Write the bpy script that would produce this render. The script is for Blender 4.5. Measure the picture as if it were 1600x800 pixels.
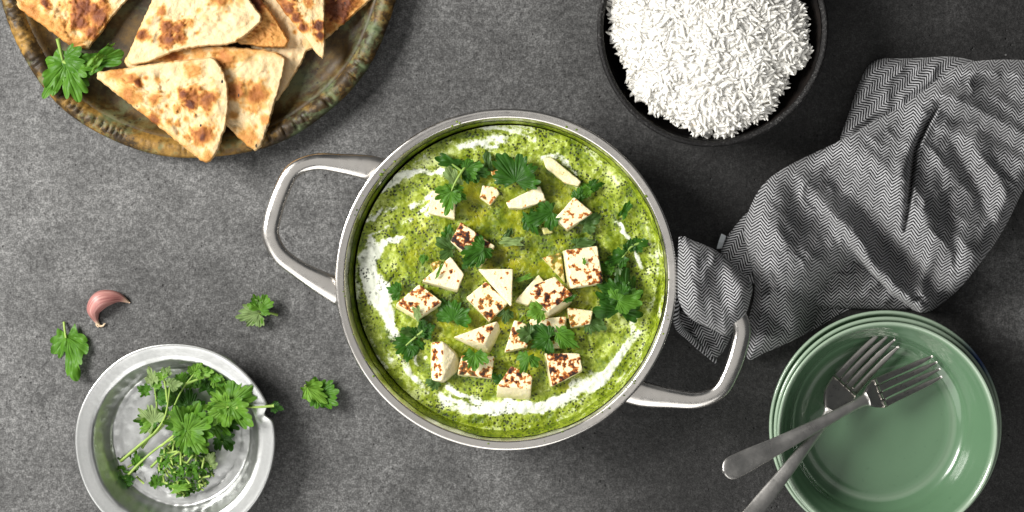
import bpy, bmesh, math, random
import numpy as np
from mathutils import Vector

for o in list(bpy.data.objects):
    bpy.data.objects.remove(o)
SC = bpy.context.scene
COL = SC.collection

# ------------------------------------------------------------------ camera, world, lamps, exposure
S = 0.0005            # metres per photo pixel on the table
D = 1.30              # camera height
NADIR = 150           # photo row straight under the lens (the photo is cropped off-centre)
YC = (400 - NADIR) * S
cam_data = bpy.data.cameras.new('camera')
cam = bpy.data.objects.new('camera', cam_data)
COL.objects.link(cam)
cam.location = (0, YC, D)
cam_data.sensor_width = 36
cam_data.lens = 36 * D / (1600 * S)
cam_data.shift_y = -YC / (1600 * S)
cam_data.clip_start = 0.05
cam_data.clip_end = 20
SC.camera = cam

world = bpy.data.worlds.new('World')
SC.world = world
world.use_nodes = True
bg = world.node_tree.nodes['Background']
bg.inputs['Color'].default_value = (0.93, 0.97, 1.0, 1)
bg.inputs['Strength'].default_value = 0.07

def area_lamp(name, loc, target, sx, sy, watts, color):
    l = bpy.data.lights.new(name, 'AREA')
    l.shape = 'RECTANGLE'; l.size = sx; l.size_y = sy
    l.energy = watts; l.color = color
    o = bpy.data.objects.new(name, l)
    COL.objects.link(o)
    o.location = loc
    o.rotation_euler = (Vector(target) - Vector(loc)).to_track_quat('-Z', 'Y').to_euler()
    return o
area_lamp('window_lamp', (-1.42, 0.56, 1.22), (0.02, 0.0, 0.0), 0.80, 0.80, 80, (1.0, 0.975, 0.94))
area_lamp('overhead_fill', (0.0, YC, 2.4), (0.0, YC, 0.0), 1.9, 1.9, 6.0, (1.0, 0.97, 0.93))  # added overhead fill that brightens the steel and tin
area_lamp('lower_fill', (-0.45, -1.35, 1.05), (0.0, 0.0, 0.0), 2.0, 1.6, 25, (1.0, 0.98, 0.95))  # added soft fill from lower left for the near-facing sides

SC.view_settings.view_transform = 'Standard'
SC.view_settings.look = 'None'
SC.view_settings.exposure = 0.0
SC.view_settings.gamma = 1.0
SC.view_settings.use_curve_mapping = False
SC.render.engine = 'CYCLES'
SC.cycles.max_bounces = 9
SC.cycles.diffuse_bounces = 7
SC.cycles.use_denoising = True
SC.cycles.caustics_reflective = False
SC.cycles.caustics_refractive = False

# ------------------------------------------------------------------ helpers
RNG = np.random.default_rng(7)
random.seed(7)

def P(px, py, z=0.0):
    """world point at height z seen at photo pixel (px, py); works on arrays"""
    k = 1 - np.asarray(z, float) / D
    x = (np.asarray(px, float) - 800) * S * k
    y = YC + ((400 - np.asarray(py, float)) * S - YC) * k
    return np.stack(np.broadcast_arrays(x, y, np.asarray(z, float)), -1)

def _hash(ix, iy, seed):
    h = (ix.astype(np.int64) * 374761393 + iy.astype(np.int64) * 668265263 + seed * 1442695041) & 0x7fffffff
    h = ((h ^ (h >> 13)) * 1274126177) & 0x7fffffff
    h = (h ^ (h >> 16)) & 0xffff
    return h / 65535.0

def vnoise(x, y, seed=0):
    x = np.asarray(x, float); y = np.asarray(y, float)
    ix = np.floor(x); iy = np.floor(y)
    fx = x - ix; fy = y - iy
    fx = fx * fx * fx * (fx * (fx * 6 - 15) + 10); fy = fy * fy * fy * (fy * (fy * 6 - 15) + 10)
    a = _hash(ix, iy, seed); b = _hash(ix + 1, iy, seed)
    c = _hash(ix, iy + 1, seed); d = _hash(ix + 1, iy + 1, seed)
    return (a + (b - a) * fx) * (1 - fy) + (c + (d - c) * fx) * fy

def fbm(x, y, seed=0, octaves=4, gain=0.5):
    t = 0; amp = 1; tot = 0
    for k in range(octaves):
        t = t + amp * vnoise(np.asarray(x) * 2 ** k + 17.3 * k, np.asarray(y) * 2 ** k - 9.1 * k, seed + k)
        tot += amp; amp *= gain
    return t / tot

def sstep(a, b, x):
    t = np.clip((np.asarray(x, float) - a) / (b - a), 0, 1)
    return t * t * (3 - 2 * t)

def polyline_dist(x, y, pts):
    """distance to an open polyline and parameter 0..1 along it"""
    pts = np.asarray(pts, float)
    seg = np.linalg.norm(np.diff(pts, axis=0), axis=1); cum = np.concatenate([[0], np.cumsum(seg)])
    best = np.full(np.shape(x), 1e9); par = np.zeros(np.shape(x)); side = np.zeros(np.shape(x))
    for i in range(len(pts) - 1):
        ax, ay = pts[i]; dx, dy = pts[i + 1] - pts[i]
        L2 = dx * dx + dy * dy + 1e-9
        t = np.clip(((x - ax) * dx + (y - ay) * dy) / L2, 0, 1)
        d = np.hypot(x - ax - t * dx, y - ay - t * dy)
        m = d < best
        best = np.where(m, d, best)
        par = np.where(m, (cum[i] + t * seg[i]) / cum[-1], par)
        side = np.where(m, np.sign((x - ax) * dy - (y - ay) * dx), side)
    return best, par, side

def inside(x, y, poly):
    poly = np.asarray(poly, float); r = np.zeros(np.shape(x), bool)
    n = len(poly); j = n - 1
    for i in range(n):
        xi, yi = poly[i]; xj, yj = poly[j]
        c = ((yi > y) != (yj > y)) & (x < (xj - xi) * (y - yi) / (yj - yi + 1e-12) + xi)
        r ^= c; j = i
    return r

def smooth_loop(pts, n, rounds=2):
    """closed polygon -> corner-cut loop resampled to n points"""
    p = np.asarray(pts, float)
    for _ in range(rounds):
        q = np.roll(p, -1, 0)
        p = np.stack([p * .75 + q * .25, p * .25 + q * .75], 1).reshape(-1, 2)
    q = np.vstack([p, p[:1]])
    s = np.concatenate([[0], np.cumsum(np.linalg.norm(np.diff(q, axis=0), axis=1))])
    t = np.linspace(0, s[-1], n, endpoint=False)
    return np.stack([np.interp(t, s, q[:, 0]), np.interp(t, s, q[:, 1])], -1)

def curve_pts(pts, n):
    """Catmull-Rom through points of any dimension, n samples"""
    p = np.asarray(pts, float)
    if len(p) == 2:
        t = np.linspace(0, 1, n)[:, None]
        return p[0] * (1 - t) + p[1] * t
    e = np.vstack([2 * p[0] - p[1], p, 2 * p[-1] - p[-2]])
    out = []
    for u in np.linspace(0, len(p) - 1 - 1e-6, n):
        i = int(u); t = u - i
        a, b, c, d = e[i], e[i + 1], e[i + 2], e[i + 3]
        out.append(0.5 * ((2 * b) + (-a + c) * t + (2 * a - 5 * b + 4 * c - d) * t * t + (-a + 3 * b - 3 * c + d) * t ** 3))
    return np.array(out)

def mesh_obj(name, verts, faces, material=None, parent=None, smooth=True, attrs=None, loc=None):
    me = bpy.data.meshes.new(name)
    v = np.asarray(verts, float)
    if loc is not None:
        v = v - np.asarray(loc)
    me.from_pydata(v.tolist(), [], [tuple(int(i) for i in f) for f in faces])
    me.update()
    if smooth:
        me.polygons.foreach_set('use_smooth', [True] * len(me.polygons))
    if material is not None:
        me.materials.append(material)
    for k, a in (attrs or {}).items():
        a = np.asarray(a, float)
        if a.ndim == 1:
            at = me.attributes.new(k, 'FLOAT', 'POINT'); at.data.foreach_set('value', a)
        else:
            at = me.attributes.new(k, 'FLOAT_VECTOR', 'POINT'); at.data.foreach_set('vector', a.ravel())
    o = bpy.data.objects.new(name, me)
    COL.objects.link(o)
    if loc is not None:
        o.location = tuple(loc)
    if parent is not None:
        o.parent = parent
        if loc is None:
            o.matrix_parent_inverse = parent.matrix_world.inverted()
    return o

def tag(o, label=None, cat=None, group=None, kind=None):
    if label: o['label'] = label
    if cat: o['category'] = cat
    if group: o['group'] = group
    if kind: o['kind'] = kind
    return o

def thing(name, label, cat, loc, group=None):
    o = bpy.data.objects.new(name, None)
    COL.objects.link(o)
    o.location = tuple(float(c) for c in loc)
    o.empty_display_size = 0.01
    bpy.context.view_layer.update()
    return tag(o, label, cat, group)

def child(name, verts, faces, material, root, **kw):
    """part whose vertices are given in world space"""
    o = mesh_obj(name, np.asarray(verts) - np.asarray(root.matrix_world.translation), faces, material, None, **kw)
    o.parent = root
    return o

def grid_faces(nu, nv, wrap_u=False, wrap_v=False, off=0):
    f = []
    for i in range(nu if wrap_u else nu - 1):
        for j in range(nv if wrap_v else nv - 1):
            a = i * nv + j; b = ((i + 1) % nu) * nv + j
            c = ((i + 1) % nu) * nv + (j + 1) % nv; d = i * nv + (j + 1) % nv
            f.append((off + a, off + b, off + c, off + d))
    return f

def lathe(profile, segs, cx=0, cy=0, mod=None, cap=True):
    """profile: (radius, z) list from axis outward; mod(r, z, ang)->(r, z)"""
    p = np.asarray(profile, float)
    ang = np.linspace(0, 2 * math.pi, segs, endpoint=False)
    A, R = np.meshgrid(ang, p[:, 0], indexing='ij'); Z = np.broadcast_to(p[:, 1], R.shape).copy()
    if mod: R, Z = mod(R.copy(), Z, A)
    V = np.stack([cx + R * np.cos(A), cy + R * np.sin(A), Z], -1).reshape(-1, 3)
    return V, grid_faces(segs, len(p), wrap_u=True)

def fine(profile, step):
    """densify a profile"""
    p = [profile[0]]
    for a, b in zip(profile[:-1], profile[1:]):
        n = max(1, int(math.hypot(b[0] - a[0], b[1] - a[1]) / step))
        for k in range(1, n + 1):
            p.append((a[0] + (b[0] - a[0]) * k / n, a[1] + (b[1] - a[1]) * k / n))
    return p

def loft(path, width, thick, n=12, up=(0, 0, 1), power=2.6, cap=True, roof=0.0):
    """bar with superellipse sections along a 3-D path; width, thick are half sizes"""
    p = np.asarray(path, float); m = len(p)
    w = np.broadcast_to(width, m); t = np.broadcast_to(thick, m)
    tang = np.gradient(p, axis=0); tang /= np.linalg.norm(tang, axis=1)[:, None] + 1e-12
    side = np.cross(tang, np.asarray(up, float)); side /= np.linalg.norm(side, axis=1)[:, None] + 1e-12
    nor = np.cross(side, tang)
    a = np.linspace(0, 2 * math.pi, n, endpoint=False)
    ca, sa = np.cos(a), np.sin(a)
    cx = np.sign(ca) * np.abs(ca) ** (2 / power); sy = np.sign(sa) * np.abs(sa) ** (2 / power)
    V = p[:, None] + side[:, None] * (w[:, None, None] * cx[None, :, None]) + nor[:, None] * (t[:, None, None] * (sy + roof * (1 - np.abs(cx)) * (sy > 0))[None, :, None])
    V = V.reshape(-1, 3)
    F = grid_faces(m, n, wrap_v=True)
    if cap:
        F.append(tuple(range(n - 1, -1, -1))); F.append(tuple((m - 1) * n + i for i in range(n)))
    return V, F

def tube(path, radius, n=7):
    p = np.asarray(path, float); m = len(p)
    r = np.broadcast_to(radius, m)
    tang = np.gradient(p, axis=0); tang /= np.linalg.norm(tang, axis=1)[:, None] + 1e-12
    ref = np.where(np.abs(tang[:, 2:3]) > .9, [[1., 0, 0]], [[0., 0, 1]])
    s = np.cross(tang, ref); s /= np.linalg.norm(s, axis=1)[:, None]
    u = np.cross(s, tang)
    a = np.linspace(0, 2 * math.pi, n, endpoint=False)
    V = p[:, None] + r[:, None, None] * (s[:, None] * np.cos(a)[None, :, None] + u[:, None] * np.sin(a)[None, :, None])
    F = grid_faces(m, n, wrap_v=True)
    F.append(tuple(range(n - 1, -1, -1))); F.append(tuple((m - 1) * n + i for i in range(n)))
    return V.reshape(-1, 3), F

def join(parts):
    V = []; F = []; o = 0
    for v, f in parts:
        V.append(np.asarray(v)); F += [tuple(i + o for i in q) for q in f]; o += len(v)
    return np.vstack(V), F

def clipped_grid(poly, step):
    """triangulation-free sheet: grid cells inside a closed pixel loop, edge vertices pulled onto the loop"""
    poly = np.asarray(poly, float)
    x0, y0 = poly.min(0) - step; x1, y1 = poly.max(0) + step
    gx = np.arange(x0, x1 + step, step); gy = np.arange(y0, y1 + step, step)
    X, Y = np.meshgrid(gx, gy, indexing='ij')
    ins = inside(X, Y, poly)
    closed = np.vstack([poly, poly[:1]])
    cell = ins[:-1, :-1].astype(int) + ins[1:, :-1] + ins[:-1, 1:] + ins[1:, 1:]
    keep = cell >= 2
    need = np.zeros_like(ins)
    need[:-1, :-1] |= keep; need[1:, :-1] |= keep; need[:-1, 1:] |= keep; need[1:, 1:] |= keep
    d = polyline_dist(X, Y, closed)[0]
    # pull outside vertices on to the loop
    out = need & ~ins
    px, py = X[out], Y[out]
    best = np.full(px.shape, 1e9); bx = px.copy(); by = py.copy()
    for i in range(len(poly)):
        a = closed[i]; b = closed[i + 1]; dx, dy = b - a
        t = np.clip(((px - a[0]) * dx + (py - a[1]) * dy) / (dx * dx + dy * dy + 1e-9), 0, 1)
        qx, qy = a[0] + t * dx, a[1] + t * dy
        dd = np.hypot(px - qx, py - qy); m = dd < best
        best = np.where(m, dd, best); bx = np.where(m, qx, bx); by = np.where(m, qy, by)
    X = X.copy(); Y = Y.copy(); X[out] = bx; Y[out] = by; d[out] = 0
    idx = -np.ones(X.shape, int); idx[need] = np.arange(need.sum())
    ii, jj = np.nonzero(keep)
    F = np.stack([idx[ii, jj], idx[ii, jj + 1], idx[ii + 1, jj + 1], idx[ii + 1, jj]], -1)
    return X[need], Y[need], d[need], F.tolist()

# ------------------------------------------------------------------ materials
def new_mat(name, base=(0.5, 0.5, 0.5), rough=0.5, metal=0.0, spec=0.5, coat=0.0):
    m = bpy.data.materials.new(name)
    m.use_nodes = True
    nt = m.node_tree
    b = nt.nodes['Principled BSDF']
    b.inputs['Base Color'].default_value = (*base, 1)
    b.inputs['Roughness'].default_value = rough
    b.inputs['Metallic'].default_value = metal
    b.inputs['Specular IOR Level'].default_value = spec
    b.inputs['Coat Weight'].default_value = coat
    b.inputs['Coat Roughness'].default_value = 0.06
    return m, nt, b

def nd(nt, kind, ins=None, **props):
    n = nt.nodes.new(kind)
    for k, v in props.items():
        setattr(n, k, v)
    for k, v in (ins or {}).items():
        if hasattr(v, 'is_output') or isinstance(v, bpy.types.NodeSocket):
            nt.links.new(v, n.inputs[k])
        else:
            n.inputs[k].default_value = v
    return n

def pos(nt):
    return nd(nt, 'ShaderNodeNewGeometry').outputs['Position']

def objco(nt):
    return nd(nt, 'ShaderNodeTexCoord').outputs['Object']

def noise(nt, co, scale, detail=3, rough=0.55, dist=0.0, w=None):
    ins = {'Scale': scale, 'Detail': detail, 'Roughness': rough, 'Distortion': dist}
    if co is not None: ins['Vector'] = co
    if w is not None: ins['W'] = w
    n = nd(nt, 'ShaderNodeTexNoise', ins, noise_dimensions='4D' if w is not None else '3D')
    return n.outputs['Fac']

def vor(nt, co, scale, feature='F1', rnd=1.0, out='Distance'):
    n = nd(nt, 'ShaderNodeTexVoronoi', {'Scale': scale, 'Randomness': rnd}, feature=feature)
    if co is not None: nt.links.new(co, n.inputs['Vector'])
    return n.outputs[out]

def ramp(nt, fac, stops, interp='LINEAR'):
    n = nt.nodes.new('ShaderNodeValToRGB')
    n.color_ramp.interpolation = interp
    e = n.color_ramp.elements
    while len(e) < len(stops): e.new(0.5)
    for k, (p, c) in enumerate(stops):
        e[k].position = p
        e[k].color = (c, c, c, 1) if not hasattr(c, '__len__') else (*c, 1)
    nt.links.new(fac, n.inputs[0])
    return n.outputs[0]

def mix(nt, fac, a, b, blend='MIX'):
    n = nt.nodes.new('ShaderNodeMix'); n.data_type = 'RGBA'; n.blend_type = blend
    for s, v in ((n.inputs[0], fac), (n.inputs[6], a), (n.inputs[7], b)):
        if isinstance(v, bpy.types.NodeSocket): nt.links.new(v, s)
        elif hasattr(v, '__len__'): s.default_value = (*v, 1)
        elif s == n.inputs[0]: s.default_value = v
        else: s.default_value = (v, v, v, 1)
    return n.outputs[2]

def mth(nt, op, a, b=None, clamp=False):
    n = nt.nodes.new('ShaderNodeMath'); n.operation = op; n.use_clamp = clamp
    for i, v in enumerate((a, b)):
        if v is None: continue
        if isinstance(v, bpy.types.NodeSocket): nt.links.new(v, n.inputs[i])
        else: n.inputs[i].default_value = v
    return n.outputs[0]

def attr(nt, name, out='Fac'):
    return nd(nt, 'ShaderNodeAttribute', attribute_name=name).outputs[out]

def bump(nt, b, h, strength, dist, normal=None):
    n = nd(nt, 'ShaderNodeBump', {'Height': h, 'Strength': strength, 'Distance': dist})
    if normal is not None: nt.links.new(normal, n.inputs['Normal'])
    nt.links.new(n.outputs[0], b.inputs['Normal'])
    return n.outputs[0]

def setc(nt, b, sock): nt.links.new(sock, b.inputs['Base Color'])
def setr(nt, b, sock): nt.links.new(sock, b.inputs['Roughness'])

# dark concrete worktop
M_TABLE, nt, b = new_mat('concrete', rough=0.62, spec=0.35)
co = pos(nt)
sx = nd(nt, 'ShaderNodeSeparateXYZ', {0: co})
blot = noise(nt, co, 6.0, 5, 0.6, 0.4)
blot2 = noise(nt, co, 34, 4, 0.65)
grain = noise(nt, co, 640, 3, 0.7)
grain2 = noise(nt, co, 230, 3, 0.6)
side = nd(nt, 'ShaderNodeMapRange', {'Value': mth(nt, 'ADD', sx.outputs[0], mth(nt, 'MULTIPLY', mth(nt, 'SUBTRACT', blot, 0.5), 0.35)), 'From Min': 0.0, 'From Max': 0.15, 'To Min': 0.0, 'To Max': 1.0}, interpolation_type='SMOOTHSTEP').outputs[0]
c0 = mix(nt, side, (0.076, 0.076, 0.0748), (0.019, 0.0188, 0.0186))  # right side darker: slate tone plus light falloff put into the colour
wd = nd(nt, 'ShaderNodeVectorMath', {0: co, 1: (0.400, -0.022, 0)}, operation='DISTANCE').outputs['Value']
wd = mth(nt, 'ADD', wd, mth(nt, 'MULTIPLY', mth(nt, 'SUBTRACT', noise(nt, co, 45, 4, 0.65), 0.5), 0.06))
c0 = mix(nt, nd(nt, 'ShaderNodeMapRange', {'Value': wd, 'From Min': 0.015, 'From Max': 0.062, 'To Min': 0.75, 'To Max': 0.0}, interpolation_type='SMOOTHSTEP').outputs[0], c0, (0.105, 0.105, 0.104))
patch = ramp(nt, mth(nt, 'ADD', mth(nt, 'MULTIPLY', blot, 0.5), mth(nt, 'MULTIPLY', blot2, 0.5)), [(0.36, 0.58), (0.5, 1.0), (0.64, 1.50)])
c1 = mix(nt, 1.0, c0, patch, 'MULTIPLY')
gr = ramp(nt, mth(nt, 'ADD', mth(nt, 'MULTIPLY', grain, 0.6), mth(nt, 'MULTIPLY', grain2, 0.4)), [(0.34, 0.22), (0.5, 1.0), (0.65, 2.3)])
c2 = mix(nt, 1.0, c1, gr, 'MULTIPLY')
pit = ramp(nt, vor(nt, co, 150), [(0.05, 1.0), (0.16, 0.0)])
pitm = ramp(nt, noise(nt, co, 60, 2), [(0.5, 0.0), (0.62, 1.0)])
pits = mth(nt, 'MULTIPLY', pit, pitm)
c3 = mix(nt, mth(nt, 'MULTIPLY', pits, 0.75), c2, (0.008, 0.008, 0.008))
fleck = mth(nt, 'MULTIPLY', ramp(nt, vor(nt, co, 95), [(0.04, 1.0), (0.10, 0.0)]), ramp(nt, noise(nt, co, 21, 2), [(0.55, 0.0), (0.65, 1.0)]))
c4 = mix(nt, mth(nt, 'MULTIPLY', fleck, 0.75), c3, (0.24, 0.24, 0.235))
ck = nd(nt, 'ShaderNodeTexVoronoi', {'Scale': 26.0, 'Vector': nd(nt, 'ShaderNodeVectorMath', {0: co, 1: nd(nt, 'ShaderNodeVectorMath', {0: nd(nt, 'ShaderNodeTexNoise', {'Vector': co, 'Scale': 55.0, 'Detail': 4.0}).outputs['Color'], 1: (0.03, 0.03, 0.0)}, operation='MULTIPLY').outputs[0]}, operation='ADD').outputs[0]}, feature='DISTANCE_TO_EDGE').outputs['Distance']
crk = mth(nt, 'MULTIPLY', ramp(nt, ck, [(0.008, 1.0), (0.022, 0.0)]), ramp(nt, noise(nt, co, 13, 3), [(0.56, 0.0), (0.64, 1.0)]))
c4 = mix(nt, mth(nt, 'MULTIPLY', crk, 0.55), c4, (0.012, 0.012, 0.012))
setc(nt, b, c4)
h = mth(nt, 'SUBTRACT', mth(nt, 'ADD', mth(nt, 'MULTIPLY', grain, 0.5), mth(nt, 'MULTIPLY', grain2, 0.7)), mth(nt, 'MULTIPLY', pits, 1.3))
bump(nt, b, h, 0.55, 0.0012)

# stainless steel, brushed
M_STEEL, nt, b = new_mat('brushed_steel', (0.66, 0.64, 0.61), 0.36, 1.0)
co = objco(nt)
r1 = noise(nt, co, 260, 3); r2 = noise(nt, co, 40, 4)
setr(nt, b, mth(nt, 'ADD', mth(nt, 'MULTIPLY', r1, 0.16), mth(nt, 'MULTIPLY', r2, 0.37)))
setc(nt, b, mix(nt, ramp(nt, r2, [(0.45, 0.0), (0.75, 0.4)]), (0.68, 0.655, 0.62), (0.47, 0.44, 0.39)))
bump(nt, b, r1, 0.03, 0.001)

M_FORK, nt, b = new_mat('worn_fork_steel', (0.56, 0.545, 0.52), 0.36, 0.92)
co = objco(nt)
r1 = noise(nt, co, 500, 3); r2 = noise(nt, co, 60, 4)
setr(nt, b, mth(nt, 'ADD', mth(nt, 'MULTIPLY', r1, 0.15), mth(nt, 'MULTIPLY', r2, 0.60)))
bump(nt, b, r1, 0.08, 0.0008)

M_FORKHEAD, nt, b = new_mat('shaded_fork_steel', (0.44, 0.425, 0.40), 0.22, 1.0)  # darker base than the handle: dark reflections put into the head's colour
co = objco(nt)
r1 = noise(nt, co, 400, 3)
setr(nt, b, mth(nt, 'ADD', mth(nt, 'MULTIPLY', r1, 0.22), 0.20))
bump(nt, b, r1, 0.08, 0.0008)

# hammered, tarnished tin dish
M_TIN, nt, b = new_mat('tarnished_tin', (0.6, 0.61, 0.61), 0.36, 0.95)
co = objco(nt)
r2 = noise(nt, co, 30, 5, 0.65)
hm = vor(nt, co, 120, 'SMOOTH_F1')
setc(nt, b, mix(nt, ramp(nt, r2, [(0.36, 0.0), (0.68, 1.0)]), (0.66, 0.67, 0.66), (0.42, 0.43, 0.42)))
setr(nt, b, mth(nt, 'ADD', mth(nt, 'MULTIPLY', r2, 0.36), 0.16))
bump(nt, b, mth(nt, 'ADD', mth(nt, 'MULTIPLY', hm, attr(nt, 'hammer')), mth(nt, 'MULTIPLY', noise(nt, co, 300, 3), 0.12)), 0.26, 0.003)

# black stoneware of the rice bowl
M_BLACK, nt, b = new_mat('black_stoneware', (0.012, 0.0115, 0.011), 0.5, 0.0, 0.16)
co = objco(nt)
n1 = noise(nt, co, 420, 3, 0.6); n2 = noise(nt, co, 50, 4)
setc(nt, b, mix(nt, ramp(nt, n2, [(0.4, 0.0), (0.7, 1.0)]), (0.006, 0.0058, 0.0056), (0.016, 0.0125, 0.011)))
setr(nt, b, mth(nt, 'ADD', mth(nt, 'MULTIPLY', n2, 0.25), 0.34))
bump(nt, b, n1, 0.5, 0.0012)
M_BLACKRIM, nt, b = new_mat('worn_black_rim', (0.04, 0.039, 0.038), 0.5, 0.0, 0.2)
co = objco(nt)
n1 = noise(nt, co, 700, 3, 0.7); n2 = noise(nt, co, 45, 3)
setc(nt, b, mix(nt, mth(nt, 'MULTIPLY', ramp(nt, n1, [(0.54, 0.0), (0.66, 1.0)]), ramp(nt, n2, [(0.40, 0.05), (0.62, 1.0)])), (0.009, 0.0086, 0.0086), (0.10, 0.098, 0.096)))
bump(nt, b, n1, 0.7, 0.0012)

# rusty-green glazed platter
def platter_mat(name, green, rustc):
    m, nt, b = new_mat(name, rough=0.5, spec=0.3, coat=0.0)
    co = pos(nt)
    a = noise(nt, co, 14, 6, 0.65, 0.8); f = noise(nt, co, 150, 4, 0.7); g = noise(nt, co, 26, 5, 0.7, 0.5)
    base = ramp(nt, mth(nt, 'ADD', mth(nt, 'MULTIPLY', a, 0.65), mth(nt, 'MULTIPLY', f, 0.35)), [(0.34, (0.010, 0.006, 0.003)), (0.46, (0.036, 0.021, 0.006)), (0.55, tuple(q * .5 for q in rustc)), (0.68, rustc)])
    gm = ramp(nt, mth(nt, 'ADD', mth(nt, 'MULTIPLY', g, 0.75), mth(nt, 'MULTIPLY', f, 0.25)), [(0.50, 0.0), (0.60, green)])
    c = mix(nt, gm, base, (0.10, 0.135, 0.065))
    dk = ramp(nt, vor(nt, co, 190), [(0.10, 1.0), (0.24, 0.0)])
    c = mix(nt, mth(nt, 'MULTIPLY', dk, ramp(nt, f, [(0.45, 0.0), (0.58, 0.8)])), c, (0.010, 0.007, 0.004))
    setc(nt, b, c)
    setr(nt, b, mth(nt, 'ADD', mth(nt, 'MULTIPLY', f, 0.5), 0.30))
    bump(nt, b, mth(nt, 'ADD', mth(nt, 'MULTIPLY', f, 0.6), a), 0.3, 0.0015)
    return m
M_PLATTER = platter_mat('rusty_glaze', 0.5, (0.150, 0.085, 0.018))
M_PLATTER_RIM = platter_mat('rusty_rim_glaze', 0.85, (0.42, 0.235, 0.050))

# green glazed bowls
M_GREEN, nt, b = new_mat('green_glaze', rough=0.22, spec=0.5, coat=0.6)
co = objco(nt)
n1 = noise(nt, co, 18, 4); n2 = noise(nt, co, 240, 3)
c = mix(nt, n1, (0.076, 0.148, 0.082), (0.106, 0.194, 0.110))
c = mix(nt, attr(nt, 'edge'), c, (0.32, 0.41, 0.31))
c = mix(nt, mth(nt, 'MULTIPLY', ramp(nt, n2, [(0.66, 0.0), (0.74, 1.0)]), 0.3), c, (0.05, 0.11, 0.06))
c = mix(nt, attr(nt, 'blue_glint'), c, (0.015, 0.045, 0.17))  # bluish rim highlight painted into the glaze colour
setc(nt, b, c)
bump(nt, b, mth(nt, 'ADD', n1, mth(nt, 'MULTIPLY', n2, 0.12)), 0.16, 0.002)

# naan
M_NAAN, nt, b = new_mat('naan_crust', rough=0.62, spec=0.3)
co = pos(nt)
n1 = noise(nt, co, 260, 4, 0.65); n2 = noise(nt, co, 60, 4, 0.6); n3 = noise(nt, co, 900, 2)
t = mth(nt, 'ADD', attr(nt, 'toast'), mth(nt, 'MULTIPLY', mth(nt, 'SUBTRACT', n1, 0.5), 0.27))
t = mth(nt, 'ADD', t, mth(nt, 'MULTIPLY', mth(nt, 'SUBTRACT', n2, 0.5), 0.27))
crumb = mix(nt, n1, (0.72, 0.47, 0.21), (0.86, 0.66, 0.38))
c = ramp(nt, t, [(0.0, (0.66, 0.515, 0.31)), (0.20, (0.61, 0.415, 0.195)), (0.42, (0.54, 0.27, 0.070)), (0.64, (0.34, 0.12, 0.024)), (0.82, (0.14, 0.038, 0.012)), (1.0, (0.035, 0.012, 0.007))])
seed = mth(nt, 'MULTIPLY', ramp(nt, vor(nt, nd(nt, 'ShaderNodeVectorMath', {0: co, 1: (1, 0.55, 1)}, operation='MULTIPLY').outputs[0], 120), [(0.09, 1.0), (0.115, 0.0)]), ramp(nt, noise(nt, co, 50, 2), [(0.50, 0.0), (0.56, 1.0)]))
c = mix(nt, seed, c, (0.012, 0.010, 0.009))
c = mix(nt, attr(nt, 'cut'), c, crumb)
setc(nt, b, c)
b.inputs['Subsurface Weight'].default_value = 0.06
b.inputs['Subsurface Radius'].default_value = (0.004, 0.002, 0.001)
bump(nt, b, mth(nt, 'ADD', mth(nt, 'MULTIPLY', n1, 0.7), mth(nt, 'ADD', mth(nt, 'MULTIPLY', n2, 1.2), mth(nt, 'MULTIPLY', n3, 0.25))), 0.55, 0.0022)

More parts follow.
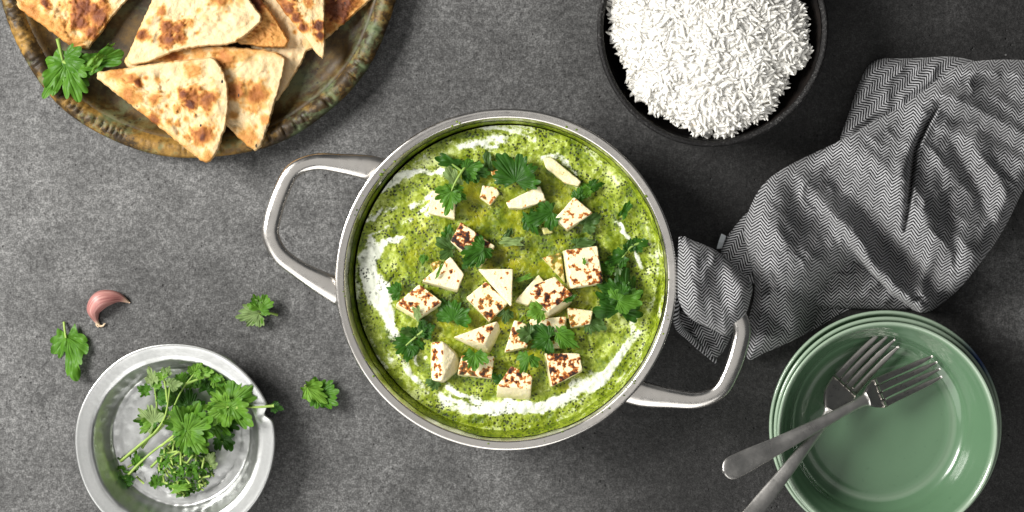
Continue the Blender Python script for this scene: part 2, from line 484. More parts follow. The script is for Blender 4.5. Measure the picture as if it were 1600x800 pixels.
# sauce
def sauce_mat(name, film=False):
    m, nt, b = new_mat(name, rough=0.32, spec=0.45)
    co = pos(nt)
    n1 = noise(nt, co, 430, 5, 0.75); n2 = noise(nt, co, 85, 4, 0.6, 0.6); n3 = noise(nt, co, 30, 3, 0.55)
    pale = attr(nt, 'pale')
    f = mth(nt, 'ADD', mth(nt, 'ADD', mth(nt, 'MULTIPLY', n1, 0.34), mth(nt, 'MULTIPLY', n2, 0.40)), mth(nt, 'MULTIPLY', n3, 0.26))
    cm = mth(nt, 'ADD', attr(nt, 'cream'), mth(nt, 'MULTIPLY', mth(nt, 'SUBTRACT', f, 0.5), 2.4))
    g = mth(nt, 'ADD', f, mth(nt, 'MULTIPLY', pale, 0.085))
    green = ramp(nt, g, [(0.38, (0.024, 0.048, 0.001)), (0.45, (0.078, 0.128, 0.002)), (0.53, (0.172, 0.235, 0.004)), (0.60, (0.31, 0.385, 0.030)), (0.68, (0.58, 0.66, 0.24))])
    oil = ramp(nt, n2, [(0.35, (0.15, 0.175, 0.002)), (0.5, (0.30, 0.295, 0.003)), (0.65, (0.44, 0.40, 0.010))])
    c = mix(nt, mth(nt, 'MULTIPLY', attr(nt, 'oil'), 0.8), green, oil)
    cmask = ramp(nt, cm, [(0.52, 0.0), (0.78, 1.0)])
    c = mix(nt, cmask, c, mix(nt, n1, (0.72, 0.77, 0.58), (0.86, 0.88, 0.80)))
    # dark bubbles and torn spinach flecks
    wv = nd(nt, 'ShaderNodeVectorMath', {0: co, 1: nd(nt, 'ShaderNodeVectorMath', {0: nd(nt, 'ShaderNodeTexNoise', {'Vector': co, 'Scale': 260.0}).outputs['Color'], 1: (0.0022, 0.0022, 0.0022)}, operation='MULTIPLY').outputs[0]}, operation='ADD').outputs[0]
    dots = mth(nt, 'MAXIMUM', ramp(nt, mth(nt, 'ADD', vor(nt, wv, 420), mth(nt, 'MULTIPLY', noise(nt, co, 160, 2), -0.22)), [(0.18, 1.0), (0.30, 0.0)]), ramp(nt, noise(nt, wv, 520, 3, 0.6), [(0.60, 0.0), (0.68, 0.8)]))
    dens = ramp(nt, mth(nt, 'SUBTRACT', noise(nt, co, 75, 3, 0.6), mth(nt, 'ADD', mth(nt, 'MULTIPLY', attr(nt, 'oil'), 0.12), mth(nt, 'MULTIPLY', cmask, 0.13))), [(0.38, 0.0), (0.52, 1.0)])
    fl = mth(nt, 'MULTIPLY', dots, dens)
    c = mix(nt, mth(nt, 'MULTIPLY', fl, 0.92), c, (0.012, 0.020, 0.0015))
    setc(nt, b, c)
    setr(nt, b, mth(nt, 'SUBTRACT', 0.42, mth(nt, 'MULTIPLY', attr(nt, 'oil'), 0.22)))
    hh = mth(nt, 'SUBTRACT', mth(nt, 'ADD', mth(nt, 'MULTIPLY', n1, 0.4), n2), mth(nt, 'MULTIPLY', fl, 0.30))
    bump(nt, b, hh, 0.5, 0.0022)
    return m
M_SAUCE = sauce_mat('spinach_sauce')

# paneer
M_PANEER, nt, b = new_mat('paneer', rough=0.48, spec=0.35)
co = objco(nt)
rnd = nd(nt, 'ShaderNodeObjectInfo').outputs['Random']
w = mth(nt, 'MULTIPLY', rnd, 40.0)
n1 = noise(nt, co, 235, 2.0, 0.5, 0.0, w); n2 = noise(nt, co, 520, 3, 0.6, 0.0, w); n3 = noise(nt, co, 45, 3, 0.5, 0.0, w)
s = mth(nt, 'ADD', mth(nt, 'MULTIPLY', n1, 0.72), mth(nt, 'MULTIPLY', n2, 0.28))
s = mth(nt, 'ADD', s, mth(nt, 'MULTIPLY', mth(nt, 'SUBTRACT', n3, 0.5), 0.30))
s = mth(nt, 'ADD', mth(nt, 'MULTIPLY', mth(nt, 'SUBTRACT', mth(nt, 'MULTIPLY', s, attr(nt, 'sear')), 0.54), 1.25), 0.54)
base = mix(nt, n2, (0.80, 0.70, 0.43), (0.88, 0.80, 0.56))
c = ramp(nt, s, [(0.535, (0, 0, 0)), (0.585, (1, 1, 1))])
charc = ramp(nt, s, [(0.550, (0.74, 0.44, 0.11)), (0.590, (0.52, 0.18, 0.022)), (0.650, (0.19, 0.044, 0.009)), (0.72, (0.018, 0.008, 0.005))])
cc = mix(nt, c, base, charc)
tint = mth(nt, 'MULTIPLY', attr(nt, 'sauced'), ramp(nt, noise(nt, co, 240, 3, 0.6, 0.0, w), [(0.30, 1.0), (0.62, 0.35)]))
cc = mix(nt, tint, cc, (0.36, 0.37, 0.03))
setc(nt, b, cc)
b.inputs['Subsurface Weight'].default_value = 0.5
b.inputs['Subsurface Radius'].default_value = (0.006, 0.005, 0.003)
bump(nt, b, mth(nt, 'SUBTRACT', mth(nt, 'ADD', n2, mth(nt, 'MULTIPLY', n1, 0.6)), mth(nt, 'MULTIPLY', c, 0.4)), 0.45, 0.0012)

# leaves
def leaf_mat(name, dark, light, rough=0.38, trans=0.28):
    m, nt, b = new_mat(name, rough=rough + .10, spec=0.25)
    co = objco(nt)
    n1 = noise(nt, co, 120, 4); vein = attr(nt, 'vein')
    rnd = nd(nt, 'ShaderNodeObjectInfo').outputs['Random']
    c = mix(nt, mth(nt, 'ADD', ramp(nt, n1, [(0.3, 0.0), (0.7, 0.7)]), mth(nt, 'MULTIPLY', mth(nt, 'SUBTRACT', rnd, 0.3), 0.7), True), dark, light)
    c = mix(nt, mth(nt, 'MULTIPLY', vein, 0.20), c, tuple(min(1, q * 1.8 + 0.02) for q in light))
    setc(nt, b, c)
    bump(nt, b, mth(nt, 'SUBTRACT', mth(nt, 'MULTIPLY', n1, 0.5), vein), 0.5, 0.0012)
    tr = nd(nt, 'ShaderNodeBsdfTranslucent', {'Color': mix(nt, 0.5, c, tuple(min(1, q * 1.6) for q in light))})
    ms = nd(nt, 'ShaderNodeMixShader', {0: trans, 1: b.outputs[0], 2: tr.outputs[0]})
    nt.links.new(ms.outputs[0], nt.nodes['Material Output'].inputs['Surface'])
    return m
M_LEAF = {
    'dark': leaf_mat('dark_leaf', (0.016, 0.062, 0.005), (0.042, 0.140, 0.010), 0.34),
    'mid': leaf_mat('green_leaf', (0.034, 0.115, 0.009), (0.090, 0.225, 0.017), 0.36),
    'fresh': leaf_mat('fresh_leaf', (0.060, 0.165, 0.012), (0.150, 0.300, 0.032), 0.4),
    'pale': leaf_mat('pale_leaf', (0.150, 0.235, 0.075), (0.255, 0.350, 0.130), 0.45),
    'dull': leaf_mat('dull_leaf', (0.045, 0.105, 0.022), (0.080, 0.150, 0.036), 0.3),
}
M_STEM = leaf_mat('herb_stem', (0.23, 0.36, 0.075), (0.33, 0.45, 0.11), 0.4, 0.15)

# rice
M_RICE, nt, b = new_mat('cooked_rice', (0.88, 0.87, 0.83), 0.42, 0, 0.4)
rnd = nd(nt, 'ShaderNodeObjectInfo').outputs['Random']
setc(nt, b, mix(nt, noise(nt, pos(nt), 150, 2), (0.84, 0.82, 0.76), (0.93, 0.925, 0.90)))
tr = nd(nt, 'ShaderNodeBsdfTranslucent', {'Color': (0.95, 0.94, 0.90, 1)})
ms = nd(nt, 'ShaderNodeMixShader', {0: 0.26, 1: b.outputs[0], 2: tr.outputs[0]})
nt.links.new(ms.outputs[0], nt.nodes['Material Output'].inputs['Surface'])
M_RICEHEAP, nt, b = new_mat('rice_heap', (0.88, 0.83, 0.72), 0.6)
co = pos(nt)
n1 = noise(nt, co, 110, 3, 0.6); n2 = noise(nt, co, 420, 3, 0.6)
setc(nt, b, mix(nt, ramp(nt, n1, [(0.56, 0.0), (0.68, 0.8)]), (0.90, 0.885, 0.85), (0.72, 0.56, 0.37)))  # tan blotches colour in the shaded gaps between grains
bump(nt, b, mth(nt, 'ADD', n2, n1), 0.4, 0.002)

# garlic skin
M_GARLIC, nt, b = new_mat('garlic_skin', rough=0.42, spec=0.45)
co = attr(nt, 'uvw', 'Vector')
st = noise(nt, nd(nt, 'ShaderNodeVectorMath', {0: co, 1: (2.0, 26, 1)}, operation='MULTIPLY').outputs[0], 1.0, 4, 0.6)
end = attr(nt, 'ends')
c = ramp(nt, st, [(0.30, (0.20, 0.070, 0.066)), (0.48, (0.34, 0.145, 0.130)), (0.62, (0.46, 0.235, 0.205)), (0.76, (0.62, 0.44, 0.38))])
c = mix(nt, end, c, (0.66, 0.47, 0.33))
setc(nt, b, c)
bump(nt, b, st, 0.3, 0.0008)

M_ROOT, nt, b = new_mat('garlic_root', (0.55, 0.42, 0.28), 0.6)

# herringbone cloth
def cloth_mat(name):
    m, nt, b = new_mat(name, rough=0.85, spec=0.15)
    uv = attr(nt, 'weave', 'Vector')          # x across the bands, y along them, both in photo-pixel sized units
    s = nd(nt, 'ShaderNodeSeparateXYZ', {0: uv})
    wob = mth(nt, 'MULTIPLY', mth(nt, 'SUBTRACT', noise(nt, uv, 0.05, 2), 0.5), 5.0)
    u = mth(nt, 'ADD', s.outputs[0], wob)
    zig = mth(nt, 'PINGPONG', u, 12.5)
    ph = mth(nt, 'DIVIDE', mth(nt, 'ADD', mth(nt, 'ADD', s.outputs[1], mth(nt, 'MULTIPLY', zig, 0.95)), mth(nt, 'MULTIPLY', mth(nt, 'SUBTRACT', noise(nt, uv, 0.35, 2), 0.5), 1.6)), 5.2)
    fr = mth(nt, 'PINGPONG', ph, 0.5)
    line = ramp(nt, mth(nt, 'MULTIPLY', fr, 2.0), [(0.48, 0.0), (0.66, 1.0)])
    thr = noise(nt, uv, 0.7, 3, 0.7)
    white = mix(nt, thr, (0.25, 0.254, 0.26), (0.57, 0.575, 0.59))
    black = mix(nt, thr, (0.005, 0.005, 0.0055), (0.018, 0.018, 0.020))
    c = mix(nt, line, black, white)
    setc(nt, b, c)
    b.inputs['Sheen Weight'].default_value = 0.15
    bump(nt, b, mth(nt, 'ADD', line, mth(nt, 'MULTIPLY', thr, 0.6)), 0.5, 0.0006)
    return m
M_CLOTH = cloth_mat('herringbone_weave')
M_TAG, nt, b = new_mat('white_tag', (0.62, 0.66, 0.68), 0.7)

# ------------------------------------------------------------------ worktop
V = [(-2.2, -2.0, 0), (2.2, -2.0, 0), (2.2, 2.0, 0), (-2.2, 2.0, 0), (-2.2, -2.0, -0.03), (2.2, -2.0, -0.03), (2.2, 2.0, -0.03), (-2.2, 2.0, -0.03)]
F = [(0, 1, 2, 3), (7, 6, 5, 4), (0, 4, 5, 1), (1, 5, 6, 2), (2, 6, 7, 3), (3, 7, 4, 0)]
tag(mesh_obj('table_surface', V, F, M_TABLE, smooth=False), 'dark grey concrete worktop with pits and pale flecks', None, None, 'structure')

# ------------------------------------------------------------------ platter
pc = P(312, -66, 0.018)
pr = 316 * S * (1 - 0.022 / D)
root = thing('serving_platter', 'round rust brown and green glazed platter carrying the naan wedges', 'platter', (pc[0], pc[1], 0))
def wob(R, Z, A):
    k = 1 + 0.006 * np.sin(2 * A + .6) + 0.004 * np.sin(5 * A) + 0.003 * np.sin(11 * A + 2)
    return R * k, Z
prof = fine([(0.00002, 0.008), (pr - 0.030, 0.008), (pr - 0.022, 0.009), (pr - 0.0145, 0.0175)], 0.004)
v, f = lathe(prof + [(pr - 0.013, 0.016), (pr - 0.020, 0.006), (pr - 0.032, 0.002), (0.00002, 0.002)], 180, pc[0], pc[1], wob)
child('dish', v, f, M_PLATTER, root)
def rimmod(R, Z, A):
    R, Z = wob(R, Z, A)
    t = (R - (pr - 0.0145)) / 0.0145
    bead = np.maximum(0, np.sin(A * 186 + 3.5 * np.sin(A * 7) + 2 * np.sin(A * 19)) + .25) ** 1.3 * np.exp(-((t - 0.55) / 0.20) ** 2) * sstep(.25, .75, vnoise(A * 30, A * 0, 3))
    return R, Z - bead * 0.0021 - .0010 * (fbm(A * 60, R * 700, 8, 2) - .5)
rp = [(pr - 0.0145, 0.0175), (pr - 0.012, 0.0205), (pr - 0.010, 0.0222), (pr - 0.008, 0.0228), (pr - 0.006, 0.0228), (pr - 0.0045, 0.0224), (pr - 0.003, 0.0216), (pr - 0.0015, 0.0205), (pr, 0.0185), (pr - 0.001, 0.0165), (pr - 0.006, 0.0150), (pr - 0.0135, 0.0135)]
v, f = lathe(rp, 1000, pc[0], pc[1], rimmod)
child('rim', v, f, M_PLATTER_RIM, root)

# ------------------------------------------------------------------ naan wedges
def naan(label, poly, z0, thick, spots, base=0.06, tilt=(0, 0), seed=1, crust=None):
    loop = smooth_loop(poly, 200, 1)
    cen = loop.mean(0)
    wig = 1 + 0.010 * (fbm(loop[:, 0] * .06, loop[:, 1] * .06, seed, 3) - .5) * 2
    loop = cen + (loop - cen) * wig[:, None]
    loop = loop + 1.5 * np.stack([fbm(loop[:, 0] * .22, loop[:, 1] * .22, seed + 61, 2) - .5, fbm(loop[:, 0] * .22, loop[:, 1] * .22, seed + 62, 2) - .5], -1) * 2
    ss = np.concatenate([np.linspace(0.03, 0.86, 40), np.linspace(0.88, 1.0, 12)])
    X = cen[0] + (loop[None, :, 0] - cen[0]) * ss[:, None]
    Y = cen[1] + (loop[None, :, 1] - cen[1]) * ss[:, None]
    closed = np.vstack([loop, loop[:1]])
    d = polyline_dist(X, Y, closed)[0]
    e = np.sqrt(np.clip(1 - (1 - np.clip(d / 3.0, 0, 1)) ** 2, 0, 1))
    n = fbm(X * .035, Y * .035, seed + 5, 3) - .5
    n2 = fbm(X * .13, Y * .13, seed + 8, 2) - .5
    toast = np.full(X.shape, base) + 0.10 * (fbm(X * .03, Y * .03, seed + 11, 3) - .5)
    blister = np.zeros(X.shape)
    for sp in spots:
        sx_, sy_, r, k = sp[:4]; asp = sp[4] if len(sp) > 4 else 1.0
        dx = (X - sx_); dy = (Y - sy_) * asp
        rr = np.hypot(dx, dy) / (r * 1.25) * (1 + 1.1 * (fbm(X * .08, Y * .08, seed + 21, 3) - .5) + 0.7 * (fbm(X * .24, Y * .28, seed + 22, 2) - .5))
        g = np.exp(-(rr ** 3.4) * 1.1)
        toast = np.maximum(toast, (k * 0.98) * g + base * (1 - g))
        blister += 0.0011 * min(1, r / 14) * np.exp(-rr ** 2)
    # small random dimples and freckles
    r_ = np.random.default_rng(seed + 50)
    x0, y0 = loop.min(0); x1, y1 = loop.max(0)
    for _ in range(int((x1 - x0) * (y1 - y0) / 900)):
        qx, qy = r_.uniform(x0, x1), r_.uniform(y0, y1); rr = r_.uniform(2.0, 4.2)
        g = np.exp(-((X - qx) ** 2 + (Y - qy) ** 2) / rr ** 2)
        toast = np.maximum(toast, g * r_.uniform(.25, .62)); blister += g * r_.choice([-.0008, .0005])
    if crust is not None:                          # browned outer crust along a polyline
        dc = polyline_dist(X, Y, crust)[0]
        toast = np.maximum(toast, 0.36 * np.exp(-(dc / 9) ** 2) * (0.4 + 1.1 * fbm(X * .05, Y * .05, seed + 31, 2)))
    toast = np.maximum(toast, 0.22 * np.exp(-(d / 3.5) ** 2))
    zt = z0 + tilt[0] * (X - cen[0]) + tilt[1] * (Y - cen[1])
    Z = zt + thick * (0.42 + 0.58 * e) + (n * 0.0050 + n2 * 0.0014) * sstep(0, 16, d) + blister
    Z = Z - thick * .16
    top = P(X, Y, Z).reshape(-1, 3)
    nL = 200
    apex = P(cen[0], cen[1], float(Z[0].mean()))[None]
    lz = zt[-1]
    side = [P(loop[:, 0], loop[:, 1], lz + thick * q) for q in (0.28, 0.12, 0.0)]
    bot = P(cen[0], cen[1], z0)[None]
    V = np.vstack([apex, top] + side + [bot])
    F = [(0, 1 + j, 1 + (j + 1) % nL) for j in range(nL)]
    nr = len(ss) + 3
    for i in range(nr - 1):
        for j in range(nL):
            a = 1 + i * nL + j; b2 = 1 + i * nL + (j + 1) % nL
            F.append((a, a + nL, b2 + nL, b2))
    last = 1 + (nr - 1) * nL
    F += [(len(V) - 1, last + (j + 1) % nL, last + j) for j in range(nL)]
    tt = np.concatenate([[base], toast.ravel(), np.full(3 * nL, 0.25), [0.2]])
    cut = np.concatenate([np.zeros(1 + toast.size), np.full(3 * nL, 0.8), [0.0]])
    o = mesh_obj('naan_wedge', V, F, M_NAAN, attrs={'toast': tt, 'cut': cut}, loc=P(cen[0], cen[1], z0))
    return tag(o, label, 'flatbread', 'naan wedges on the platter')

naan('narrow brown naan corner furthest along the platter, partly under a pointed wedge', [(470, 86), (505, 65), (550, 26), (580, 1), (605, -35), (560, -70), (490, -50), (470, 20)], 0.0100, 0.009,
     [(525, 12, 26, .88), (545, 0, 16, .7), (535, 36, 10, .4), (515, 40, 12, .6)], 0.22, seed=3)
naan('pale seeded naan wedge mostly covered by others, near the platter centre', [(425, -30), (462, 10), (484, 60), (478, 88), (455, 125), (428, 168), (395, 150), (390, 40)], 0.0100, 0.009,
     [(470, 40, 10, .15)], 0.04, seed=4)
naan('reddish toasted naan corner peeking out from under the large top piece', [(320, -20), (395, -16), (428, 24), (459, 75), (415, 74), (360, 67)], 0.0190, 0.009,
     [(425, 50, 26, .50), (395, 15, 16, .85, .6), (440, 66, 12, .5), (400, 60, 12, .55)], 0.33, seed=5)
naan('naan wedge with heavy brown blisters beside the parsley stem', [(131, 88), (70, 42), (4, -4), (-24, -34), (40, -92), (120, -112), (200, -84), (240, -48), (198, 0), (165, 42)], 0.0120, 0.010,
     [(130, 12, 20, .86), (152, 24, 17, .84), (128, 36, 15, .8), (142, 50, 12, .8), (48, 20, 20, .58), (72, 36, 14, .5), (92, 50, 20, .48), (112, 68, 14, .56), (125, 82, 10, .72), (165, 14, 10, .7), (100, 8, 9, .4), (70, 4, 8, .85)], 0.10, seed=6)
naan('naan wedge with one broad brown blister lying under the front wedge', [(190, 94), (204, 80), (265, 75), (325, 69), (385, 75), (449, 82), (443, 118), (431, 160), (419, 200), (405, 239), (382, 225), (340, 182), (270, 140), (200, 108)], 0.0200, 0.0095,
     [(400, 150, 19, .68), (366, 141, 14, .70), (270, 88, 15, .74, 1.4), (312, 85, 10, .5), (350, 92, 17, .60), (380, 84, 18, .4, 1.6), (413, 186, 7, .6), (385, 216, 16, .55), (365, 180, 8, .5), (410, 165, 9, .45)], 0.08, seed=7, crust=[(195, 92), (325, 72), (448, 84)])
naan('largest naan piece with a round charred ring, on top of the pile', [(245, -16), (222, 36), (202, 78), (196, 98), (215, 104), (285, 76), (330, 72), (364, 70), (392, 50), (413, 30), (398, 8), (378, -18), (320, -60), (270, -50)], 0.0290, 0.0095,
     [(262, 42, 10, .80), (277, 44, 10, .75), (280, 58, 9, .75), (264, 62, 10, .85), (253, 18, 6, .66), (222, 56, 9, .80), (311, 16, 4, .45), (296, 35, 6, .5), (345, -2, 14, .62), (375, 0, 8, .35), (232, 34, 5, .5), (320, 28, 6, .2)], 0.05, seed=8)
naan('front naan wedge whose corner hangs over the platter rim', [(141, 114), (190, 107), (250, 98), (312, 91), (336, 89), (349, 108), (358, 140), (357, 180), (350, 210), (340, 238), (326, 258), (308, 247), (285, 228), (255, 204), (220, 176), (180, 145)], 0.0295, 0.0095,
     [(300, 154, 17, .72), (322, 156, 15, .74), (297, 163, 9, .95), (285, 147, 8, .85), (316, 212, 15, .74), (316, 215, 7, .92), (300, 110, 12, .52), (185, 115, 12, .58), (206, 122, 10, .62), (216, 129, 7, .85), (199, 147, 16, .62), (215, 152, 10, .55), (240, 156, 9, .6), (241, 188, 11, .76), (228, 122, 4, .7), (246, 124, 5, .5), (263, 150, 4, .5), (252, 174, 4, .6), (264, 190, 6, .5), (277, 194, 5, .55), (291, 186, 5, .5), (293, 214, 4, .5), (325, 245, 9, .5), (277, 170, 6, .55), (170, 118, 8, .45), (222, 175, 8, .5)], 0.07, seed=9, crust=[(240, 195), (322, 255)])
naan('slim pointed naan wedge with dark scorched edge spots near the platter rim', [(415, -22), (465, -70), (512, -66), (507, 0), (509, 60), (507, 96), (494, 84), (478, 61), (452, 30)], 0.0235, 0.010,
     [(450, 14, 12, .82), (462, 28, 10, .85), (473, 44, 8, .85), (499, 42, 8, .95, .8), (500, 54, 7, .95), (482, 4, 8, .66), (440, -2, 12, .7)], 0.10, seed=10)

# ------------------------------------------------------------------ herb leaves
def leaf_geo(length, width, seed, lobes=3, cup=0.15, fold=0.0, teeth=1.0):
    """one lobed coriander leaflet in local space: petiole at origin, blade along +x, flat in xy"""
    r_ = np.random.default_rng(seed)
    na, nr = 180, 9
    span = math.radians(128)
    a = np.linspace(-span, span, na)
    if lobes == 3:
        spec = [(0, 1.0, .66), (math.radians(62), .84, .66), (math.radians(-62), .84, .66)]
    elif lobes == 5:
        spec = [(0, 1.0, .46), (math.radians(42), .95, .46), (math.radians(-42), .95, .46), (math.radians(88), .80, .50), (math.radians(-88), .80, .50)]
    else:
        spec = [(0, 1.0, .85)]
    r = np.full(na, r_.uniform(.30, .44))
    for c, L, w in spec:
        c += r_.uniform(-.12, .12); L *= r_.uniform(.84, 1.08); w *= r_.uniform(.90, 1.06) * (1.12 if lobes == 5 else 1.0)
        t = np.clip(1 - (np.abs(a - c) / w) ** 2.2, 0, 1)
        nt_ = r_.uniform(3.8, 5.2); q = np.abs(np.cos((a - c) / w * nt_ + r_.uniform(-.25, .25)))
        sub = 1 - (.13 + .17 * vnoise(a * 5 + c * 3, a * 0, seed + 3)) * (1 - q ** .7)
        r = np.maximum(r, L * t ** 0.36 * (1 - (1 - sub) * teeth))
    r *= 1 + 0.14 * (vnoise(a * 5, a * 0, seed) - .5)
    t = np.linspace(0.02, 1, nr)
    R = t[:, None] * r[None]; A = np.broadcast_to(a, R.shape)
    x = R * np.cos(A); y = R * np.sin(A)
    vein = np.zeros(R.shape)
    for c, L, w in spec:
        for dc, k in ((0, 1.0), (w * .42, .6), (-w * .42, .6)):
            off = np.abs(R * np.sin(np.clip(A - c - dc, -1.5, 1.5)))
            vein = np.maximum(vein, .8 * k * np.exp(-(off / .020) ** 2) * (np.abs(A - c - dc) < .8))
    z = cup * (x ** 2 + y ** 2) - 0.008 * vein + 0.34 * (fbm(x * 2.2 + seed, y * 2.2, seed, 2) - .5) * np.minimum(R * 2, 1) + fold * np.abs(y) + 0.09 * (fbm(x * 6, y * 6 + seed, seed + 1, 2) - .5)
    V = np.stack([x * length, y * width, z * length], -1).reshape(-1, 3)
    F = grid_faces(nr, na)
    return V, F, vein.ravel()

def rot(V, ang, pitch=0, roll=0):
    cr, sr = math.cos(roll), math.sin(roll); cp, sp = math.cos(pitch), math.sin(pitch); ca, sa = math.cos(ang), math.sin(ang)
    Rx = np.array([[1, 0, 0], [0, cr, -sr], [0, sr, cr]]); Ry = np.array([[cp, 0, -sp], [0, 1, 0], [sp, 0, cp]]); Rz = np.array([[ca, -sa, 0], [sa, ca, 0], [0, 0, 1]])
    return V @ (Rz @ Ry @ Rx).T

LEAFN = [100]
def leaf_mesh(px, py, z, direction, length, wk=1.0, lobes=3, cup=.12, pitch=0., roll=0., fold=0., floor=None):
    """direction in degrees in the picture, 0 = right, 90 = up; length in photo pixels"""
    LEAFN[0] += 1
    V, F, vein = leaf_geo(length * S, length * S * wk, LEAFN[0], lobes, cup, fold)
    q_ = np.random.default_rng(LEAFN[0] + 900)
    cz = q_.uniform(-.5, .5) / max(length * S, 1e-6)
    V[:, 2] += cz * .5 * (V[:, 0] - .4 * length * S) ** 2 + q_.uniform(-.35, .35) * np.abs(V[:, 1])
    V = rot(V, math.radians(direction), math.radians(pitch + q_.uniform(-9, 9)), math.radians(roll + q_.uniform(-16, 16)))
    V = V + P(px, py, z)
    if floor is not None:
        lo = V[:, 2] < floor
        V[lo, 2] = floor + 0.0006 * np.sin(V[lo, 0] * 900)
    return V, F, vein

def loose_leaf(name, label, cat, group, tone, px, py, z, direction, length, wk=1.0, lobes=3, cup=.12, pitch=0., roll=0., fold=0., stem=None, floor=None):
    V, F, vein = leaf_mesh(px, py, z, direction, length, wk, lobes, cup, pitch, roll, fold, floor)
    base = P(px, py, z)
    if stem is None:
        return tag(mesh_obj(name, V, F, M_LEAF[tone], attrs={'vein': vein}, loc=base), label, cat, group)
    r = thing(name, label, cat, base, group)
    child('blade', V, F, M_LEAF[tone], r, attrs={'vein': vein})
    pts = curve_pts([P(*q) for q in stem], 14)
    v, f = tube(pts, np.linspace(1.0, 0.75, 14) * 0.0011, 7)
    child('stem', v, f, M_STEM, r)
    return r

def sprig(label, group, stems, leaves, radius=0.0009, cat='herb sprig', name='coriander_sprig', floor=None):
    b0 = P(*stems[0][0])
    r = thing(name, label, cat, b0, group)
    for s_ in stems:
        pts = curve_pts([P(*q) for q in s_], 24)
        v, f = tube(pts, np.linspace(1.25, 0.6, 24) * radius, 8)
        child('stem', v, f, M_STEM, r)
    for L in leaves:
        tone = L[0]
        L = list(L); L[5] = L[5] * .88
        V, F, vein = leaf_mesh(*L[1:6], **(L[6] if len(L) > 6 else {}), floor=floor)
        child('leaflet', V, F, M_LEAF[tone], r, attrs={'vein': vein})
    return r

# sprig on the platter
sprig('parsley sprig with a bent stem lying on the bare edge of the platter', 'loose herbs around the dishes',
      [[(90, 60, .031), (94, 78, .029), (98, 95, .027)], [(98, 95, .027), (118, 108, .028), (140, 102, .030)]],
      [('mid', 99, 96, .027, -115, 68, dict(wk=.8, pitch=6)), ('mid', 102, 100, .028, -68, 72, dict(wk=.8, pitch=4)), ('mid', 100, 92, .029, -22, 50, dict(wk=.85, pitch=10)), ('mid', 104, 104, .027, -42, 56, dict(wk=.75)),
       ('mid', 140, 100, .030, 14, 76, dict(wk=.62, lobes=1)), ('fresh', 146, 99, .032, 50, 60, dict(wk=.35, lobes=1, roll=40))], 0.0013, name='parsley_sprig')

# ------------------------------------------------------------------ pan
RIMZ = 0.066
pcx, pcy, _ = P(791, 437, RIMZ)
kr = S * (1 - RIMZ / D)
Ro, Ri = 267.5 * kr, 252.5 * kr
pan = thing('saute_pan', 'stainless steel two handled pan full of green spinach curry', 'pan', (pcx, pcy, 0))
SZ = 0.0466
body = [(0.00002, 0.001), (0.098, 0.001), (0.108, 0.004), (0.1155, 0.012), (Ro - 0.0075, 0.052), (Ro - 0.0060, RIMZ - 0.004), (Ro - 0.0030, RIMZ - 0.0030)]
inner = [(Ri, RIMZ - 0.0018), (Ri - 0.0012, RIMZ - 0.006), (0.1125, 0.022), (0.104, 0.012), (0.00002, 0.010)]
v1, f1 = lathe(fine(body, 0.006), 200, pcx, pcy)
v2, f2 = lathe(fine(inner, 0.006), 200, pcx, pcy)
v, f = join([(v1, f1), (v2, f2)])
child('body', v, f, M_STEEL, pan)
rim = [(Ro - 0.0030, RIMZ - 0.0030), (Ro - 0.0008, RIMZ - 0.0026), (Ro, RIMZ - 0.0012), (Ro - 0.0006, RIMZ - 0.0002), (Ro - 0.0018, RIMZ), (Ri + 0.0045, RIMZ - 0.0001), (Ri + 0.0030, RIMZ - 0.0006), (Ri + 0.0012, RIMZ - 0.0006), (Ri + 0.0003, RIMZ - 0.0010), (Ri, RIMZ - 0.0018)]
v, f = lathe(rim, 260, pcx, pcy)
child('rim', v, f, M_STEEL, pan)
def handle(pts):
    p = curve_pts([P(*q[:3]) for q in pts], 70)
    w = curve_pts([[q[3]] for q in pts], 70)[:, 0] * S
    v, f = loft(p, w, np.full(70, 0.0042), 18, power=2.5)
    return child('handle', v, f, M_STEEL, pan)
LH = [(600, 270, .054, 21), (575, 262, .055, 19), (535, 256, .056, 15), (492, 253, .057, 12.5), (458, 267, .058, 12), (439, 300, .059, 12.5), (426, 340, .059, 13), (423, 368, .059, 13), (437, 397, .058, 13), (466, 420, .057, 13.5), (500, 440, .056, 17), (535, 458, .054, 21)]
handle(LH)
handle([(1582 - x, 874 - y + 4, z, w) for x, y, z, w in LH])

